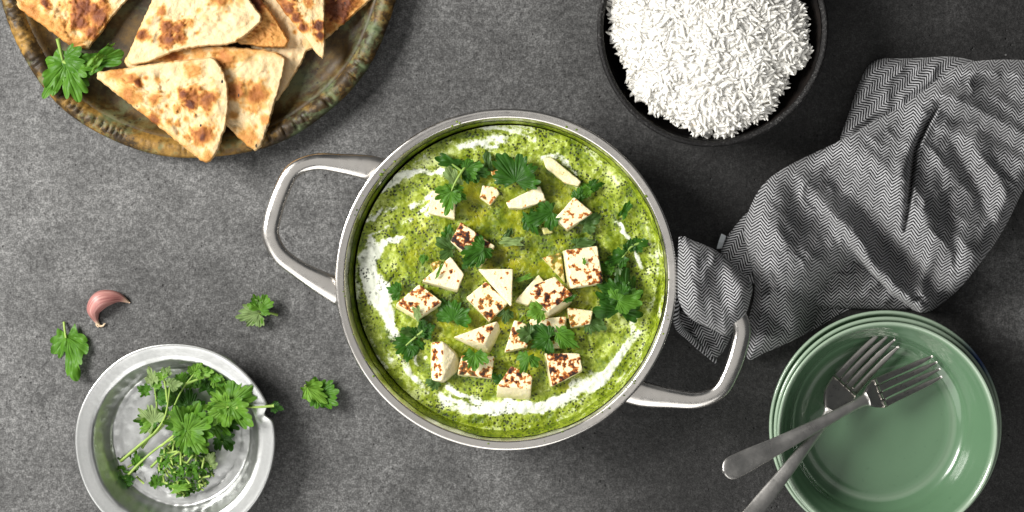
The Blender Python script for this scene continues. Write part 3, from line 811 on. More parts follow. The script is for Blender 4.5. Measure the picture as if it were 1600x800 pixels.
# sauce: lies in the pan
scx, scy, sR = 794.0, 434.5, 239.0
angs = np.linspace(0, 2 * math.pi, 160, endpoint=False)
circ = np.stack([scx + sR * np.cos(angs), scy + sR * np.sin(angs)], -1)
X, Y, dd, F = clipped_grid(circ, 1.6)
STROKES = [
    ([(600, 296), (622, 283), (650, 272), (690, 268)], 9, 1.0), ([(690, 232), (740, 214), (800, 206), (850, 209), (900, 226), (940, 252)], 24, .58), ([(560, 345), (600, 334), (640, 318), (680, 308)], 8, .75),
    ([(560, 380), (590, 362), (640, 345)], 6, .6), ([(632, 372), (606, 376), (588, 388)], 9, 1.05), ([(588, 385), (577, 410), (576, 440), (592, 470), (606, 498), (616, 520)], 15, 1.3), ([(596, 440), (600, 470)], 10, 1.1),
    ([(610, 520), (630, 550), (645, 590), (670, 616)], 11, .68), ([(590, 500), (612, 560)], 8, .6), ([(556, 420), (560, 480), (580, 540), (620, 600)], 12, .45),
    ([(960, 335), (972, 356), (990, 386)], 7, 1.0), ([(992, 388), (1000, 414)], 7, 1.1), ([(1002, 486), (986, 520)], 7, .95), ([(850, 248), (880, 244), (902, 270), (900, 290)], 7, .85),
    ([(690, 622), (730, 640), (790, 640), (850, 634), (905, 612), (945, 588), (975, 552), (990, 520)], 14, .98), ([(700, 600), (715, 618), (780, 630), (840, 634)], 8, 1.05), ([(900, 598), (935, 596), (960, 570)], 14, 1.05), ([(640, 545), (655, 570), (665, 560)], 6, .9), ([(1012, 380), (1020, 440), (1008, 500), (985, 560)], 12, .42),
    ([(655, 330), (690, 320), (668, 336)], 6, .8), ([(700, 660), (800, 668), (880, 650), (950, 610)], 9, .4), ([(640, 250), (690, 226)], 10, .5), ([(720, 225), (760, 232), (790, 222)], 8, .75)]
wx = X + 9 * (fbm(X * .04, Y * .04, 60, 3) - .5) * 2; wy = Y + 9 * (fbm(X * .04, Y * .04, 70, 3) - .5) * 2
cream = np.zeros(X.shape)
for pts, w, k in STROKES:
    q, t, _ = polyline_dist(wx, wy, pts)
    cream = np.maximum(cream, k * np.exp(-(q / w) ** 2) * (0.65 + 0.35 * np.sin(math.pi * np.clip(t * 1.1 - .05, 0.02, .98)) ** .5))
cream = cream * (0.70 + 0.6 * fbm(X * .09, Y * .09, 80, 3))
cream = np.maximum(cream, .36 * sstep(20, 9, dd) * np.clip(((X - 780) * .9 + (Y - 430) * .45) / 150, 0, 1))
oil = np.zeros(X.shape)
for ox, oy, r, k in [(800, 400, 30, 1), (770, 425, 26, .9), (790, 495, 26, 1), (850, 380, 26, .8), (750, 335, 34, .8), (660, 345, 30, .7), (745, 300, 24, .9), (700, 505, 30, .6), (820, 555, 30, .7), (880, 320, 40, .5), (900, 460, 30, .6), (740, 515, 30, .8), (650, 380, 36, .5), (840, 400, 30, .9), (800, 340, 30, .6), (890, 600, 20, .6)]:
    oil = np.maximum(oil, k * np.exp(-((X - ox) ** 2 + (Y - oy) ** 2) / r ** 2))
oil *= 1.25 * sstep(.2, .55, fbm(X * .05, Y * .05, 90, 3))
cream = np.maximum(cream, .30 * sstep(70, 30, dd) * np.clip(((X - 780) * .8 + (430 - Y) * .5) / 150, 0, 1) * sstep(.35, .6, fbm(wx * .03, wy * .03, 99, 3)))
pale = sstep(90, 30, dd) * 0.9 + 0.4 * sstep(.45, .65, fbm(X * .02, Y * .02, 95, 2)) - 0.5 * np.exp(-(polyline_dist(X, Y, [(548, 380), (545, 460), (565, 540), (610, 600)])[0] / 22) ** 2) - .55 * sstep(14, 4, dd) * (X < 700)
th_ = np.arctan2(Y - 430, X - 785); rad_ = np.hypot(X - 785, Y - 430)
sw = fbm(np.cos(th_ + rad_ * .004) * 3 + 10, np.sin(th_ + rad_ * .004) * 3 + rad_ * .085, 123, 4) - .5
outer = sstep(70, 170, rad_)
pale = pale + 2.6 * sw * outer
cream = cream + 1.1 * np.clip(sw, -.2, .3) * outer * (.35 + .65 * (cream > .12))
hz = (fbm(X * .16, Y * .16, 40, 3) - .5) * 0.0014 + (fbm(X * .035, Y * .035, 45, 3) - .5) * 0.0042 + cream * 0.0006
hz = hz * (1 - .6 * np.clip(oil, 0, 1))
Z = SZ + hz * sstep(0, 10, dd)
sauce = mesh_obj('spinach_sauce', P(X, Y, Z), F, M_SAUCE, attrs={'cream': cream, 'oil': oil, 'pale': pale}, loc=P(scx, scy, SZ))
tag(sauce, 'bright green spinach sauce swirled with cream filling the pan', 'sauce')
# thin film clinging to the pan wall above the sauce
na, nz = 420, 9
A = np.linspace(0, 2 * math.pi, na, endpoint=False)
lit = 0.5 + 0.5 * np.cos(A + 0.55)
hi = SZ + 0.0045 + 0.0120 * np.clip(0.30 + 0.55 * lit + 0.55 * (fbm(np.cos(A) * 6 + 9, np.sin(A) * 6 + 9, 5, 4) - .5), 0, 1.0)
T = np.linspace(0, 1, nz)
Zf = (SZ - 0.002) + (hi[:, None] - SZ + 0.002) * T[None]
Zf = np.minimum(Zf, RIMZ - 0.0055)
Rf = np.interp(Zf, [0.022, RIMZ - 0.006], [0.1125, Ri - 0.0012]) - 0.0006 * (1 - T[None] ** 3) - 0.0003
V = np.stack([pcx + Rf * np.cos(A)[:, None], pcy + Rf * np.sin(A)[:, None], Zf], -1).reshape(-1, 3)
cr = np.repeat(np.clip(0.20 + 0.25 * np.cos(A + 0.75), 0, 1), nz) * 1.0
mesh_obj('film', V - np.asarray(sauce.location), grid_faces(na, nz, wrap_u=True), M_SAUCE, attrs={'cream': cr, 'oil': np.zeros(len(V)), 'pale': np.full(len(V), .75) - np.repeat(.9 * (1 - lit), nz)}).parent = sauce  # lit and shaded sides of the wall put into the film's colour

r_ = np.random.default_rng(3)
pieces = []
for k in range(34):
    a = r_.uniform(0, 2 * math.pi); rr = r_.uniform(Ri - .0002, Ro - .003); q = r_.uniform(.0004, .0012) * (1.5 if k % 9 == 0 else 1)
    n = 9; aa = np.linspace(0, 2 * math.pi, n, endpoint=False); wv_ = q * r_.uniform(.7, 1.2, n)
    c = np.array([pcx + rr * math.cos(a), pcy + rr * math.sin(a), RIMZ - .0004])
    v = np.vstack([c + [0, 0, q * .45 + .0002], np.stack([c[0] + wv_ * np.cos(aa), c[1] + wv_ * np.sin(aa) * .8, np.full(n, c[2])], -1)])
    pieces.append((v, [(0, 1 + j, 1 + (j + 1) % n) for j in range(n)]))
v, f = join(pieces)
o = mesh_obj('splashes', v - np.asarray(sauce.location), f, M_SAUCE, attrs={'cream': np.zeros(len(v)), 'oil': np.zeros(len(v)), 'pale': np.full(len(v), -.6)})
o.parent = sauce; o['kind'] = 'stuff'

# paneer pieces: hull of a seared top polygon and the sunken lower polygon
def paneer(label, top, bot=None, off=(0, 0), zt=0.0555, zb=0.040, sear=1.0, extra=(), zs=None, sauced=0.8, group='paneer pieces in the curry'):
    top = np.asarray(top, float); c_ = top.mean(0); top = c_ + (top - c_) * 1.055
    bt = top + np.asarray(off) if bot is None else c_ + (np.asarray(bot, float) - c_) * 1.055
    zz = np.full(len(top), zt) if zs is None else np.asarray(zs, float)
    pts = np.vstack([P(top[:, 0], top[:, 1], zz), P(bt[:, 0], bt[:, 1], zb)] + [P(*e)[None] for e in extra])
    cen = P(*top.mean(0), zb)
    bm = bmesh.new()
    for p in pts: bm.verts.new(p - cen)
    bmesh.ops.convex_hull(bm, input=bm.verts)
    for v_ in [v_ for v_ in bm.verts if not v_.link_faces]: bm.verts.remove(v_)
    bmesh.ops.dissolve_limit(bm, angle_limit=math.radians(4), verts=bm.verts, edges=bm.edges)
    bmesh.ops.bevel(bm, geom=list(bm.edges), offset=0.0012, segments=3, profile=.6, affect='EDGES')
    bmesh.ops.triangulate(bm, faces=bm.faces)
    for _ in range(3):
        bmesh.ops.subdivide_edges(bm, edges=[e for e in bm.edges if e.calc_length() > 0.0016], cuts=1)
        bmesh.ops.triangulate(bm, faces=bm.faces)
    bm.normal_update()
    me = bpy.data.meshes.new('paneer_cube')
    bm.to_mesh(me); bm.free()
    n = len(me.vertices)
    co = np.empty(n * 3); me.vertices.foreach_get('co', co); co = co.reshape(-1, 3)
    t3 = P(top[:, 0], top[:, 1], zz) - cen
    nn = np.zeros(3)
    for i in range(len(t3)):
        nn += np.cross(t3[i], t3[(i + 1) % len(t3)])
    nn /= np.linalg.norm(nn)
    if nn[2] < 0: nn = -nn
    dist = np.abs((co - t3.mean(0)) @ nn)
    sr = sear * sstep(0.0022, 0.0004, dist)
    h = co[:, 2] + cen[2] - SZ
    sa = sauced * sstep(0.0075, 0.0015, h + 0.004 * (fbm(co[:, 0] * 300, co[:, 1] * 300, 3, 2) - .5))
    # slightly crumbly surface
    d = (fbm(co[:, 0] * 420 + 5, co[:, 1] * 420 + co[:, 2] * 260, 12, 2) - .5) * 0.0007
    nrm = np.empty(n * 3); me.vertices.foreach_get('normal', nrm); nrm = nrm.reshape(-1, 3)
    me.vertices.foreach_set('co', (co + nrm * d[:, None]).ravel())
    for k, a in (('sear', sr), ('sauced', sa)):
        at = me.attributes.new(k, 'FLOAT', 'POINT'); at.data.foreach_set('value', a)
    me.polygons.foreach_set('use_smooth', [True] * len(me.polygons))
    me.materials.append(M_PANEER)
    o = bpy.data.objects.new('paneer_cube', me); COL.objects.link(o); o.location = tuple(cen)
    return tag(o, label, 'paneer', group)

paneer('paneer cube with a large black charred patch and a herb tip on its edge', [(721, 348), (772, 384), (752, 413), (706, 376)], off=(-3, 8), sear=1.16)
paneer('paneer cube crossed by a thin green leaf, beside a burnt orange corner', [(704, 402), (724, 428), (715, 452), (662, 438)], off=(-2, 7), sear=1.0)
paneer('small burnt orange paneer corner behind the cube crossed by a thin leaf', [(672, 412), (688, 406), (694, 420), (680, 430)], off=(0, 4), zt=0.050, sear=1.35)
paneer('paneer cube with rows of brown spots and a pale leaf, nearest the cream streak', [(655, 445), (689, 471), (655, 494), (621, 474)], off=(-3, 11), sear=1.12)
paneer('spotted square paneer piece partly under a white triangular piece', [(759, 441), (792, 473), (765, 501), (730, 465)], off=(0, 5), zt=0.0535, sear=1.08)
paneer('white triangular paneer slice lying on a spotted square piece', [(750, 421), (801, 421), (799, 476)], off=(-2, 2), zt=0.0600, zb=0.0530, sear=.93, sauced=0)
paneer('paneer wedge with a blank white front and brown streaks along its ridge', [(712, 526), (776, 502), (757, 536)], bot=[(708, 528), (782, 521), (767, 556)], zt=0.0590, zb=0.0420, sear=1.1, extra=[(781, 508, .053)])
paneer('chunky paneer piece seared only on its narrow side', [(676, 536), (691, 534), (690, 594), (674, 592)], bot=[(672, 538), (714, 552), (721, 575), (694, 598)], zs=[.053, .0605, .0605, .053], zb=0.0420, sear=1.08, extra=[(712, 553, .056)])
paneer('paneer slab with a dark coriander leaf lying on its face', [(722, 556), (771, 557), (767, 590), (716, 584)], off=(0, 5), zt=0.0530, sear=1.12)
paneer('paneer cube nearest the bottom cream swirl, with a broad white front', [(799, 572), (831, 587), (829, 607), (778, 603)], off=(-2, 24), zt=0.0590, zb=0.0415, sear=1.08)
paneer('paneer square with dark dashes standing alone above the cream swirl', [(855, 553), (905, 553), (909, 578), (864, 602)], bot=[(849, 553), (903, 556), (908, 582), (857, 604)], sear=1.13)
paneer('largest paneer cube with black dots and a clean white side, at the pan centre', [(836, 445), (866, 433), (893, 459), (857, 485), (829, 458)], off=(0, 17), zt=0.0610, zb=0.0430, sear=1.13)
paneer('pale green smeared paneer strip behind the largest cube', [(841, 430), (850, 441), (826, 476), (807, 468)], off=(-2, 5), zt=0.0535, sear=.85, sauced=.8)
paneer('charred paneer piece directly below the largest cube', [(829, 499), (883, 495), (881, 520), (829, 524)], off=(3, 5), zt=0.0540, sear=1.12)
paneer('thin brown edged paneer strip poking out under dark coriander', [(848, 536), (872, 530), (878, 543), (848, 547)], off=(0, 3), zt=0.0515, sear=1.1)
paneer('half hidden paneer piece with a scorched corner beside a dull leaf', [(887, 481), (926, 486), (921, 506), (893, 511)], off=(-2, 4), zt=0.0525, sear=1.13, sauced=.8)
paneer('upright square paneer slice with two rows of spots, next to a yellow one', [(886, 392), (932, 386), (941, 440), (893, 449)], bot=[(877, 394), (932, 386), (942, 443), (885, 452)], zt=0.0585, sear=1.05)
paneer('yellow stained paneer triangle tucked behind the upright square slice', [(848, 403), (876, 395), (882, 440)], off=(0, 3), zt=0.0510, sear=1.18, sauced=1)
paneer('paneer cube with a few faint spots next to a dull flat leaf', [(897, 309), (925, 332), (887, 357), (868, 341)], off=(0, 6), sear=.99)
paneer('smooth plain paneer wedge in the middle of the upper sauce', [(792, 316), (842, 291), (852, 313), (816, 325), (797, 324)], off=(0, 4), zt=0.0545, sear=.90)
paneer('long broken paneer piece in pale foam close to the pan wall', [(850, 249), (862, 246), (880, 264), (907, 283), (903, 290), (883, 285), (854, 262)], off=(0, 3), zt=0.0520, sear=.92)
paneer('small paneer cube half stained yellow, with brown freckles', [(755, 290), (775, 293), (780, 302), (766, 320), (750, 308)], off=(0, 3), zt=0.0530, sear=1.0, sauced=.9)
paneer('paneer cube under the coriander sprig near the white cream streak', [(676, 298), (711, 303), (710, 341), (670, 332)], off=(-1, 4), zt=0.0530, sear=.97)
paneer('paneer corner with a black burnt edge under the large dark leaf', [(766, 268), (786, 264), (800, 280), (778, 286)], off=(0, 4), zt=0.0520, sear=1.28)
paneer('narrow paneer piece with a leaf laid over it, beside the charred lower piece', [(804, 501), (822, 507), (824, 541), (790, 548)], off=(-2, 5), zt=0.0540, sear=1.06)
paneer('tiny greenish paneer crumb beside dark coriander', [(846, 356), (858, 354), (864, 363), (850, 366)], off=(0, 3), zt=0.0500, sear=.8, sauced=1)

# coriander on the curry
G = 'coriander leaves scattered on the curry'
def pl(label, *a, **k):
    a = list(a); a[5] = a[5] * .82
    k.setdefault('cup', -.05)
    k.setdefault('floor', SZ + .0015)
    return loose_leaf('coriander_leaf', label, 'herb leaf', G, *a, **k)
SL = SZ + 0.0045
pl('large dark coriander leaf fanned out at the top of the curry', 'dark', 806, 284, .056, 82, 58, 1.05, 5, pitch=-4)
pl('small dull coriander leaf sunk in pale foam near the top wall', 'dull', 763, 262, SL, 96, 40, .5, 1)
sprig('coriander sprig with pale and dark leaflets over a paneer cube', G, [[(738, 250, .052), (726, 262, .055), (712, 284, .058), (704, 302, .058)], [(722, 268, .055), (706, 256, .054)]],
      [('dark', 716, 258, .054, 158, 42, dict(wk=.6, lobes=1)), ('pale', 712, 287, .056, 118, 34, dict(wk=.8, lobes=1)), ('fresh', 706, 298, .058, 175, 32, dict(wk=.6)), ('mid', 705, 300, .059, -105, 38, dict(wk=.8)), ('mid', 708, 296, .057, -35, 34, dict(wk=.6)), ('mid', 728, 264, .055, 20, 34, dict(wk=.8)), ('dark', 722, 262, .053, -70, 30, dict(wk=.5, lobes=1)), ('dark', 738, 268, .052, -10, 30, dict(wk=.8))], .0010, floor=SZ + .0015)
pl('dark double lobed coriander leaf beside the tiny paneer crumb', 'dark', 862, 332, .052, 205, 50, .8, 3)
pl('dark coriander leaf hanging down from the smooth plain wedge', 'dark', 826, 336, .050, -70, 44, .6, 3)
pl('curled pale coriander leaf in the middle of the oily sauce', 'pale', 812, 378, .053, 178, 36, .55, 1, fold=.5)
pl('dark curled leaf scrap above the pale curled coriander leaf', 'dull', 790, 372, .050, 60, 26, .6, 1)
pl('dark feathery coriander leaf over the black charred paneer', 'dark', 757, 388, .0605, 222, 46, .7, 5)
pl('dark coriander tip trailing below the black charred paneer', 'dark', 736, 406, .058, -130, 24, .8, 3)
pl('dull wide coriander leaf sunk beside the charred paneer', 'dull', 706, 390, SL, 150, 40, .9, 3)
pl('glossy dark leaf fragments between the cream swirl and charred cube', 'dark', 700, 374, SL, 80, 26, .8, 3)
pl('thin green coriander leaf lying across a paneer cube', 'fresh', 690, 414, .060, -112, 34, .22, 1)
pl('dark fan shaped coriander leaf left of the spotted square paneer', 'dark', 708, 500, .053, 78, 46, .95, 5)
pl('small dark coriander leaf beside the thick cream streak', 'dark', 624, 456, SL, 170, 27, .8, 3)
sprig('dark coriander sprig with a dull leaf in the sauce by the pan wall', G, [[(668, 512, .050), (650, 526, .051), (634, 540, .050)]],
      [('dark', 660, 516, .051, 20, 26, dict(wk=.9)), ('dark', 652, 524, .051, 60, 24, dict(wk=.9)), ('dark', 646, 530, .051, 225, 42, dict(wk=.85, lobes=5)), ('dull', 656, 520, .050, 175, 34, dict(wk=.6, lobes=1)), ('dark', 640, 540, .050, -100, 28, dict(wk=.8))], .0009, floor=SZ + .0015)
pl('coriander leaf resting on the paneer slab', 'mid', 742, 552, .057, -95, 36, .9, 3)
pl('pale green leaf scrap stuck on the paneer with rows of spots', 'pale', 650, 482, .0585, -80, 24, .7, 1)
pl('very large dark coriander leaf by the inner wall of the pan', 'dark', 968, 486, .056, 80, 78, .82, 5, pitch=-4)
pl('dark coriander leaf overlapping the very large one towards the paneer', 'dark', 972, 462, .059, 160, 56, .7, 5)
pl('mid green coriander leaf overlapping the very large one towards the wall', 'mid', 966, 470, .060, 25, 50, .8, 5)
sprig('dark coriander sprig stretched between white cream streaks near the wall', G, [[(1004, 378, .051), (984, 388, .052), (962, 418, .052)]],
      [('dark', 992, 384, .052, 15, 26, dict(wk=.8)), ('dark', 982, 390, .052, 80, 24, dict(wk=.7)), ('dark', 974, 400, .052, 200, 34, dict(wk=.8)), ('dull', 966, 412, .051, -100, 30, dict(wk=.7)), ('mid', 958, 420, .052, 175, 30, dict(wk=.6))], .0008, floor=SZ + .0015)
pl('bright green coriander leaf near the upper rim of the pan', 'mid', 922, 296, .052, 190, 30, .7, 3)
pl('dark green coriander leaf beside a bright one near the upper rim', 'dark', 924, 292, .052, 15, 30, .55, 3)
pl('dark leaf scrap above the faintly spotted paneer cube', 'dark', 902, 312, .053, 75, 26, .7, 3)
pl('dull flat coriander leaf next to the faintly spotted paneer cube', 'dull', 912, 352, SL, 30, 38, .85, 3)
pl('folded dark coriander leaf in the foam by the pan wall', 'dark', 972, 336, .050, 55, 30, .6, 1, fold=.3)
pl('lacy dull herb scraps sunk above the upright square slice', 'dull', 900, 382, SL, 10, 36, .5, 5)
pl('bright green coriander leaf leaning on the largest paneer cube', 'fresh', 846, 484, .061, 205, 34, .75, 3)
pl('tiny green leaf speck on the upright square slice', 'mid', 912, 404, .0605, -80, 12, .7, 1)
pl('dark pointed leaf on the corner of the largest paneer cube', 'dark', 882, 468, .061, 20, 26, .45, 3)
pl('dark coriander leaf lying across the charred lower paneer', 'dark', 858, 528, .058, 170, 48, .75, 5)
pl('dull green leaf wrapped over the narrow paneer piece', 'dull', 828, 522, .058, 165, 32, .9, 3)
pl('long green coriander leaf running down beside the charred lower paneer', 'mid', 872, 520, .057, -38, 54, .45, 3)
pl('pair of dull flat leaf halves in the sauce by the scorched corner', 'dull', 918, 502, SL, -25, 40, .8, 3)
pl('dark coriander leaf draped over the top of the front paneer cube', 'mid', 826, 556, .0605, -110, 40, .75, 3)
pl('dark dull leaf between the spotted square and the burnt pieces', 'dull', 790, 486, .051, -95, 26, .9, 3)
pl('sunken dull leaf in the sauce under the chunky paneer piece', 'dull', 684, 596, SL, 185, 26, .8, 3)
pl('thin bright herb curl beside the white triangular slice', 'fresh', 826, 432, .056, 200, 30, .35, 1)
pl('small dark leaf at the foot of the front paneer cube', 'dark', 782, 596, .052, 140, 26, .6, 3)
pl('green coriander leaf left of the charred cube near the cream edge', 'mid', 664, 400, SL, 250, 20, .6, 3)

# ------------------------------------------------------------------ rice bowl
BZ = 0.056
bx, by, _ = P(1113, 48, BZ)
bR = 181 * S * (1 - BZ / D)
bowl = thing('rice_bowl', 'round black stoneware bowl heaped with white rice', 'bowl', (bx, by, 0))
prof = [(0.00002, 0.002), (0.048, 0.002), (0.055, 0.006), (0.0765, 0.026), (bR - 0.002, BZ - 0.008), (bR - 0.0005, BZ - 0.003)]
inn = [(bR - 0.0048, BZ - 0.002), (bR - 0.0060, BZ - 0.012), (0.070, 0.022), (0.050, 0.010), (0.00002, 0.008)]
v, f = join([lathe(fine(prof, .006), 140, bx, by), lathe(fine(inn, .006), 140, bx, by)])
child('body', v, f, M_BLACK, bowl)
rimp = [(bR - 0.0005, BZ - 0.003), (bR, BZ - 0.001), (bR - 0.0008, BZ + 0.0004), (bR - 0.0018, BZ + 0.0009), (bR - 0.0030, BZ + 0.0006), (bR - 0.0041, BZ - 0.0006), (bR - 0.0048, BZ - 0.002)]
def rw(R, Z, A): return R + 0.0006 * np.sin(A * 3 + 1), Z + 0.0008 * np.sin(A * 2)
v, f = lathe(rimp, 200, bx, by, rw)
child('rim', v, f, M_BLACKRIM, bowl)

# rice heap
RB = np.array([(952, -20), (951, 30), (955, 66), (972, 98), (984, 140), (1008, 164), (1040, 186), (1080, 205), (1112, 216), (1150, 207), (1192, 190), (1212, 162), (1232, 132), (1254, 108), (1262, 78), (1272, 62), (1266, 30), (1254, -10), (1240, -60), (1180, -110), (1110, -125), (1030, -105), (980, -65)], float)
rc = np.array([1110., 36.])
ra = np.arctan2(-(RB[:, 1] - rc[1]), RB[:, 0] - rc[0]); rr_ = np.hypot(RB[:, 1] - rc[1], RB[:, 0] - rc[0])
od = np.argsort(ra)
def rice_r(a):
    jag = -5 + 11 * (fbm(np.cos(a) * 7 + 20, np.sin(a) * 7 + 20, 55, 3) - .5) * 2
    r0 = jag + np.interp(a, np.concatenate([ra[od] - 2 * math.pi, ra[od], ra[od] + 2 * math.pi]), np.tile(rr_[od], 3))
    ca = (rc[0] - 1113) * np.cos(a) - (rc[1] - 48) * np.sin(a); q2 = (rc[0] - 1113) ** 2 + (rc[1] - 48) ** 2
    return np.minimum(r0, -ca + np.sqrt(ca * ca + 163.0 ** 2 - q2))     # stays inside the bowl wall
def rice_z(px, py):
    a = np.arctan2(-(py - rc[1]), px - rc[0]); t = np.hypot(px - rc[0], py - rc[1]) / rice_r(a)
    dome = np.clip(1 - t ** 2.2, 0, 1) ** .75
    return 0.0465 + 0.021 * dome + 0.007 * (fbm(px * .028, py * .028, 33, 3) - .5) * sstep(1.05, .6, t), t
na, nr = 260, 90
A, T = np.meshgrid(np.linspace(0, 2 * math.pi, na, endpoint=False), np.linspace(0.01, 0.97, nr), indexing='ij')
Rr = rice_r((A + math.pi) % (2 * math.pi) - math.pi) * T
X = rc[0] + Rr * np.cos(A); Y = rc[1] - Rr * np.sin(A)
Z, tt = rice_z(X, Y)
rice = thing('cooked_rice', 'mound of fluffy white long grain rice in the black bowl', 'rice', P(rc[0], rc[1], 0.03))
child('heap', P(X, Y, Z - 0.0002 + 0.0014 * (fbm(X * .11, Y * .11, 91, 3) - .5)).reshape(-1, 3), grid_faces(na, nr, wrap_u=True), M_RICEHEAP, rice)
def grain_geo(L, r, bend, n=6, m=6):
    t = np.linspace(-1, 1, m)
    x = t * L; rad = r * np.sqrt(np.clip(1 - np.abs(t) ** 2.8, 0.03, 1))
    z = bend * (t ** 2) * L
    a = np.linspace(0, 2 * math.pi, n, endpoint=False)
    V = np.stack([np.broadcast_to(x[:, None], (m, n)), rad[:, None] * np.cos(a)[None], z[:, None] + rad[:, None] * np.sin(a)[None] * .85], -1).reshape(-1, 3)
    F = grid_faces(m, n, wrap_v=True); F.append(tuple(range(n - 1, -1, -1))); F.append(tuple((m - 1) * n + i for i in range(n)))
    return V, F
r_ = np.random.default_rng(5)
kinds = [grain_geo(0.0052 * k, 0.00142 * q, bd) for k, q, bd in ((1, 1, .10), (.8, 1.08, -.12), (1.12, .95, .2), (.62, 1.15, .05))]
NG = 5600
ang = r_.uniform(-math.pi, math.pi, NG); tq = np.sqrt(r_.uniform(0, 1, NG)) * 1.005; tq[-160:] = r_.uniform(.97, 1.02, 160)
gx = rc[0] + rice_r(ang) * tq * np.cos(ang); gy = rc[1] - rice_r(ang) * tq * np.sin(ang)
gz, gt = rice_z(gx, gy)
gz = gz + r_.normal(0, 0.0008, NG) - 0.0001
clump = fbm(gx * .06, gy * .06, 77, 2)
gz += (clump - .5) * 0.003
gyaw = fbm(gx * .03, gy * .03, 78, 2) * 14 + r_.normal(0, .8, NG); gpit = r_.normal(0, .15, NG) + np.where(gt > .9, r_.normal(0, .35, NG), 0); gk = r_.integers(0, 4, NG)
gmesh = []
for V, F in kinds:
    me = bpy.data.meshes.new('rice_grain'); me.from_pydata(V.tolist(), [], F); me.update()
    me.polygons.foreach_set('use_smooth', [True] * len(me.polygons)); me.materials.append(M_RICE); gmesh.append(me)
inframe = np.nonzero((gy > 8) & (gt < 1.0))[0]
order = inframe[np.argsort(-gz[inframe] + 0.02 * r_.uniform(0, 1, len(inframe)))]
single = set(order[:300].tolist())
VV = []; FF = []; off = 0
rl = np.asarray(rice.location)
for i in range(NG):
    p = P(gx[i], gy[i], gz[i])
    if i in single:
        o = bpy.data.objects.new('rice_grain', gmesh[gk[i]]); COL.objects.link(o); o.parent = rice
        o.location = tuple(p - rl); o.rotation_euler = (0, gpit[i], gyaw[i])
    else:
        V, F = kinds[gk[i]]
        V = rot(V, gyaw[i], -gpit[i]) + p
        VV.append(V); FF += [tuple(q + off for q in fc) for fc in F]; off += len(V)
o = child('rice_grains', np.vstack(VV), FF, M_RICE, rice)
o['kind'] = 'stuff'

# ------------------------------------------------------------------ green bowls
def green_bowl(label, cxp, cyp, Rp, rz, fz, floor_r, seed, blue_glint=None):
    x, y, _ = P(cxp, cyp, rz)
    R = Rp * S * (1 - rz / D)
    outer = [(0.00002, fz - .004), (floor_r - .012, fz - .004), (floor_r, fz - .003), (floor_r + .012, fz + .004), (R - .0035, rz - .008), (R - .0006, rz - .0022)]
    rimc = [(R - .0006, rz - .0022), (R, rz - .0008), (R - .0007, rz + .0002), (R - .0022, rz), (R - .0034, rz - .0016)]
    inner = [(R - .0034, rz - .0016), (R - .0075, rz - .009), (R - .013, rz - .019), (floor_r + .008, fz + .0065), (floor_r + .003, fz + .0032), (floor_r, fz + .0022), (floor_r - .0015, fz + .0027), (floor_r - .004, fz + .0018), (floor_r * .5, fz + .0010), (0.00002, fz + .0008)]
    prof = fine(outer, .005)[:-1] + rimc[:-1] + fine(inner, .0028)
    V, F = lathe(prof, 220, x, y, lambda R_, Z_, A_: (R_ * (1 + .0020 * np.sin(2 * A_ + seed)), Z_ + .00028 * np.sin(R_ * 1400) * (Z_ > fz + .006)))
    pz = np.tile(np.array([q[1] for q in prof]), 220); prr = np.tile(np.array([q[0] for q in prof]), 220)
    edge = np.exp(-((prr - (R - .0014)) / .0018) ** 2) * (pz > rz - .004)
    groove = .45 * np.exp(-((prr - (floor_r - .0005)) / .0011) ** 2) * (pz > fz + .001)
    edge = np.maximum(edge, groove)
    bl = np.zeros(len(V))
    if blue_glint:
        a = np.arctan2(V[:, 1] - y, V[:, 0] - x)
        bl = np.exp(-((a - blue_glint[0]) / blue_glint[1]) ** 2) * (pz > rz - .006) * (prr > R - .005)
    o = mesh_obj('green_bowl', V, F, M_GREEN, attrs={'edge': edge, 'blue_glint': bl}, loc=(x, y, fz - .004))
    return tag(o, label, 'bowl', 'stacked green bowls')
green_bowl('bottom green bowl of the stack, only its outer rim showing', 1384, 667, 182, .0415, .0045, .060, 0.3, blue_glint=(.62, .16))
green_bowl('middle green bowl of the stack, between the two other rims', 1386, 671, 176.5, .0515, .0145, .059, 1.4)
green_bowl('top green glazed bowl of the stack, holding two forks', 1387, 675, 172.5, .0615, .0245, .058, 2.6)

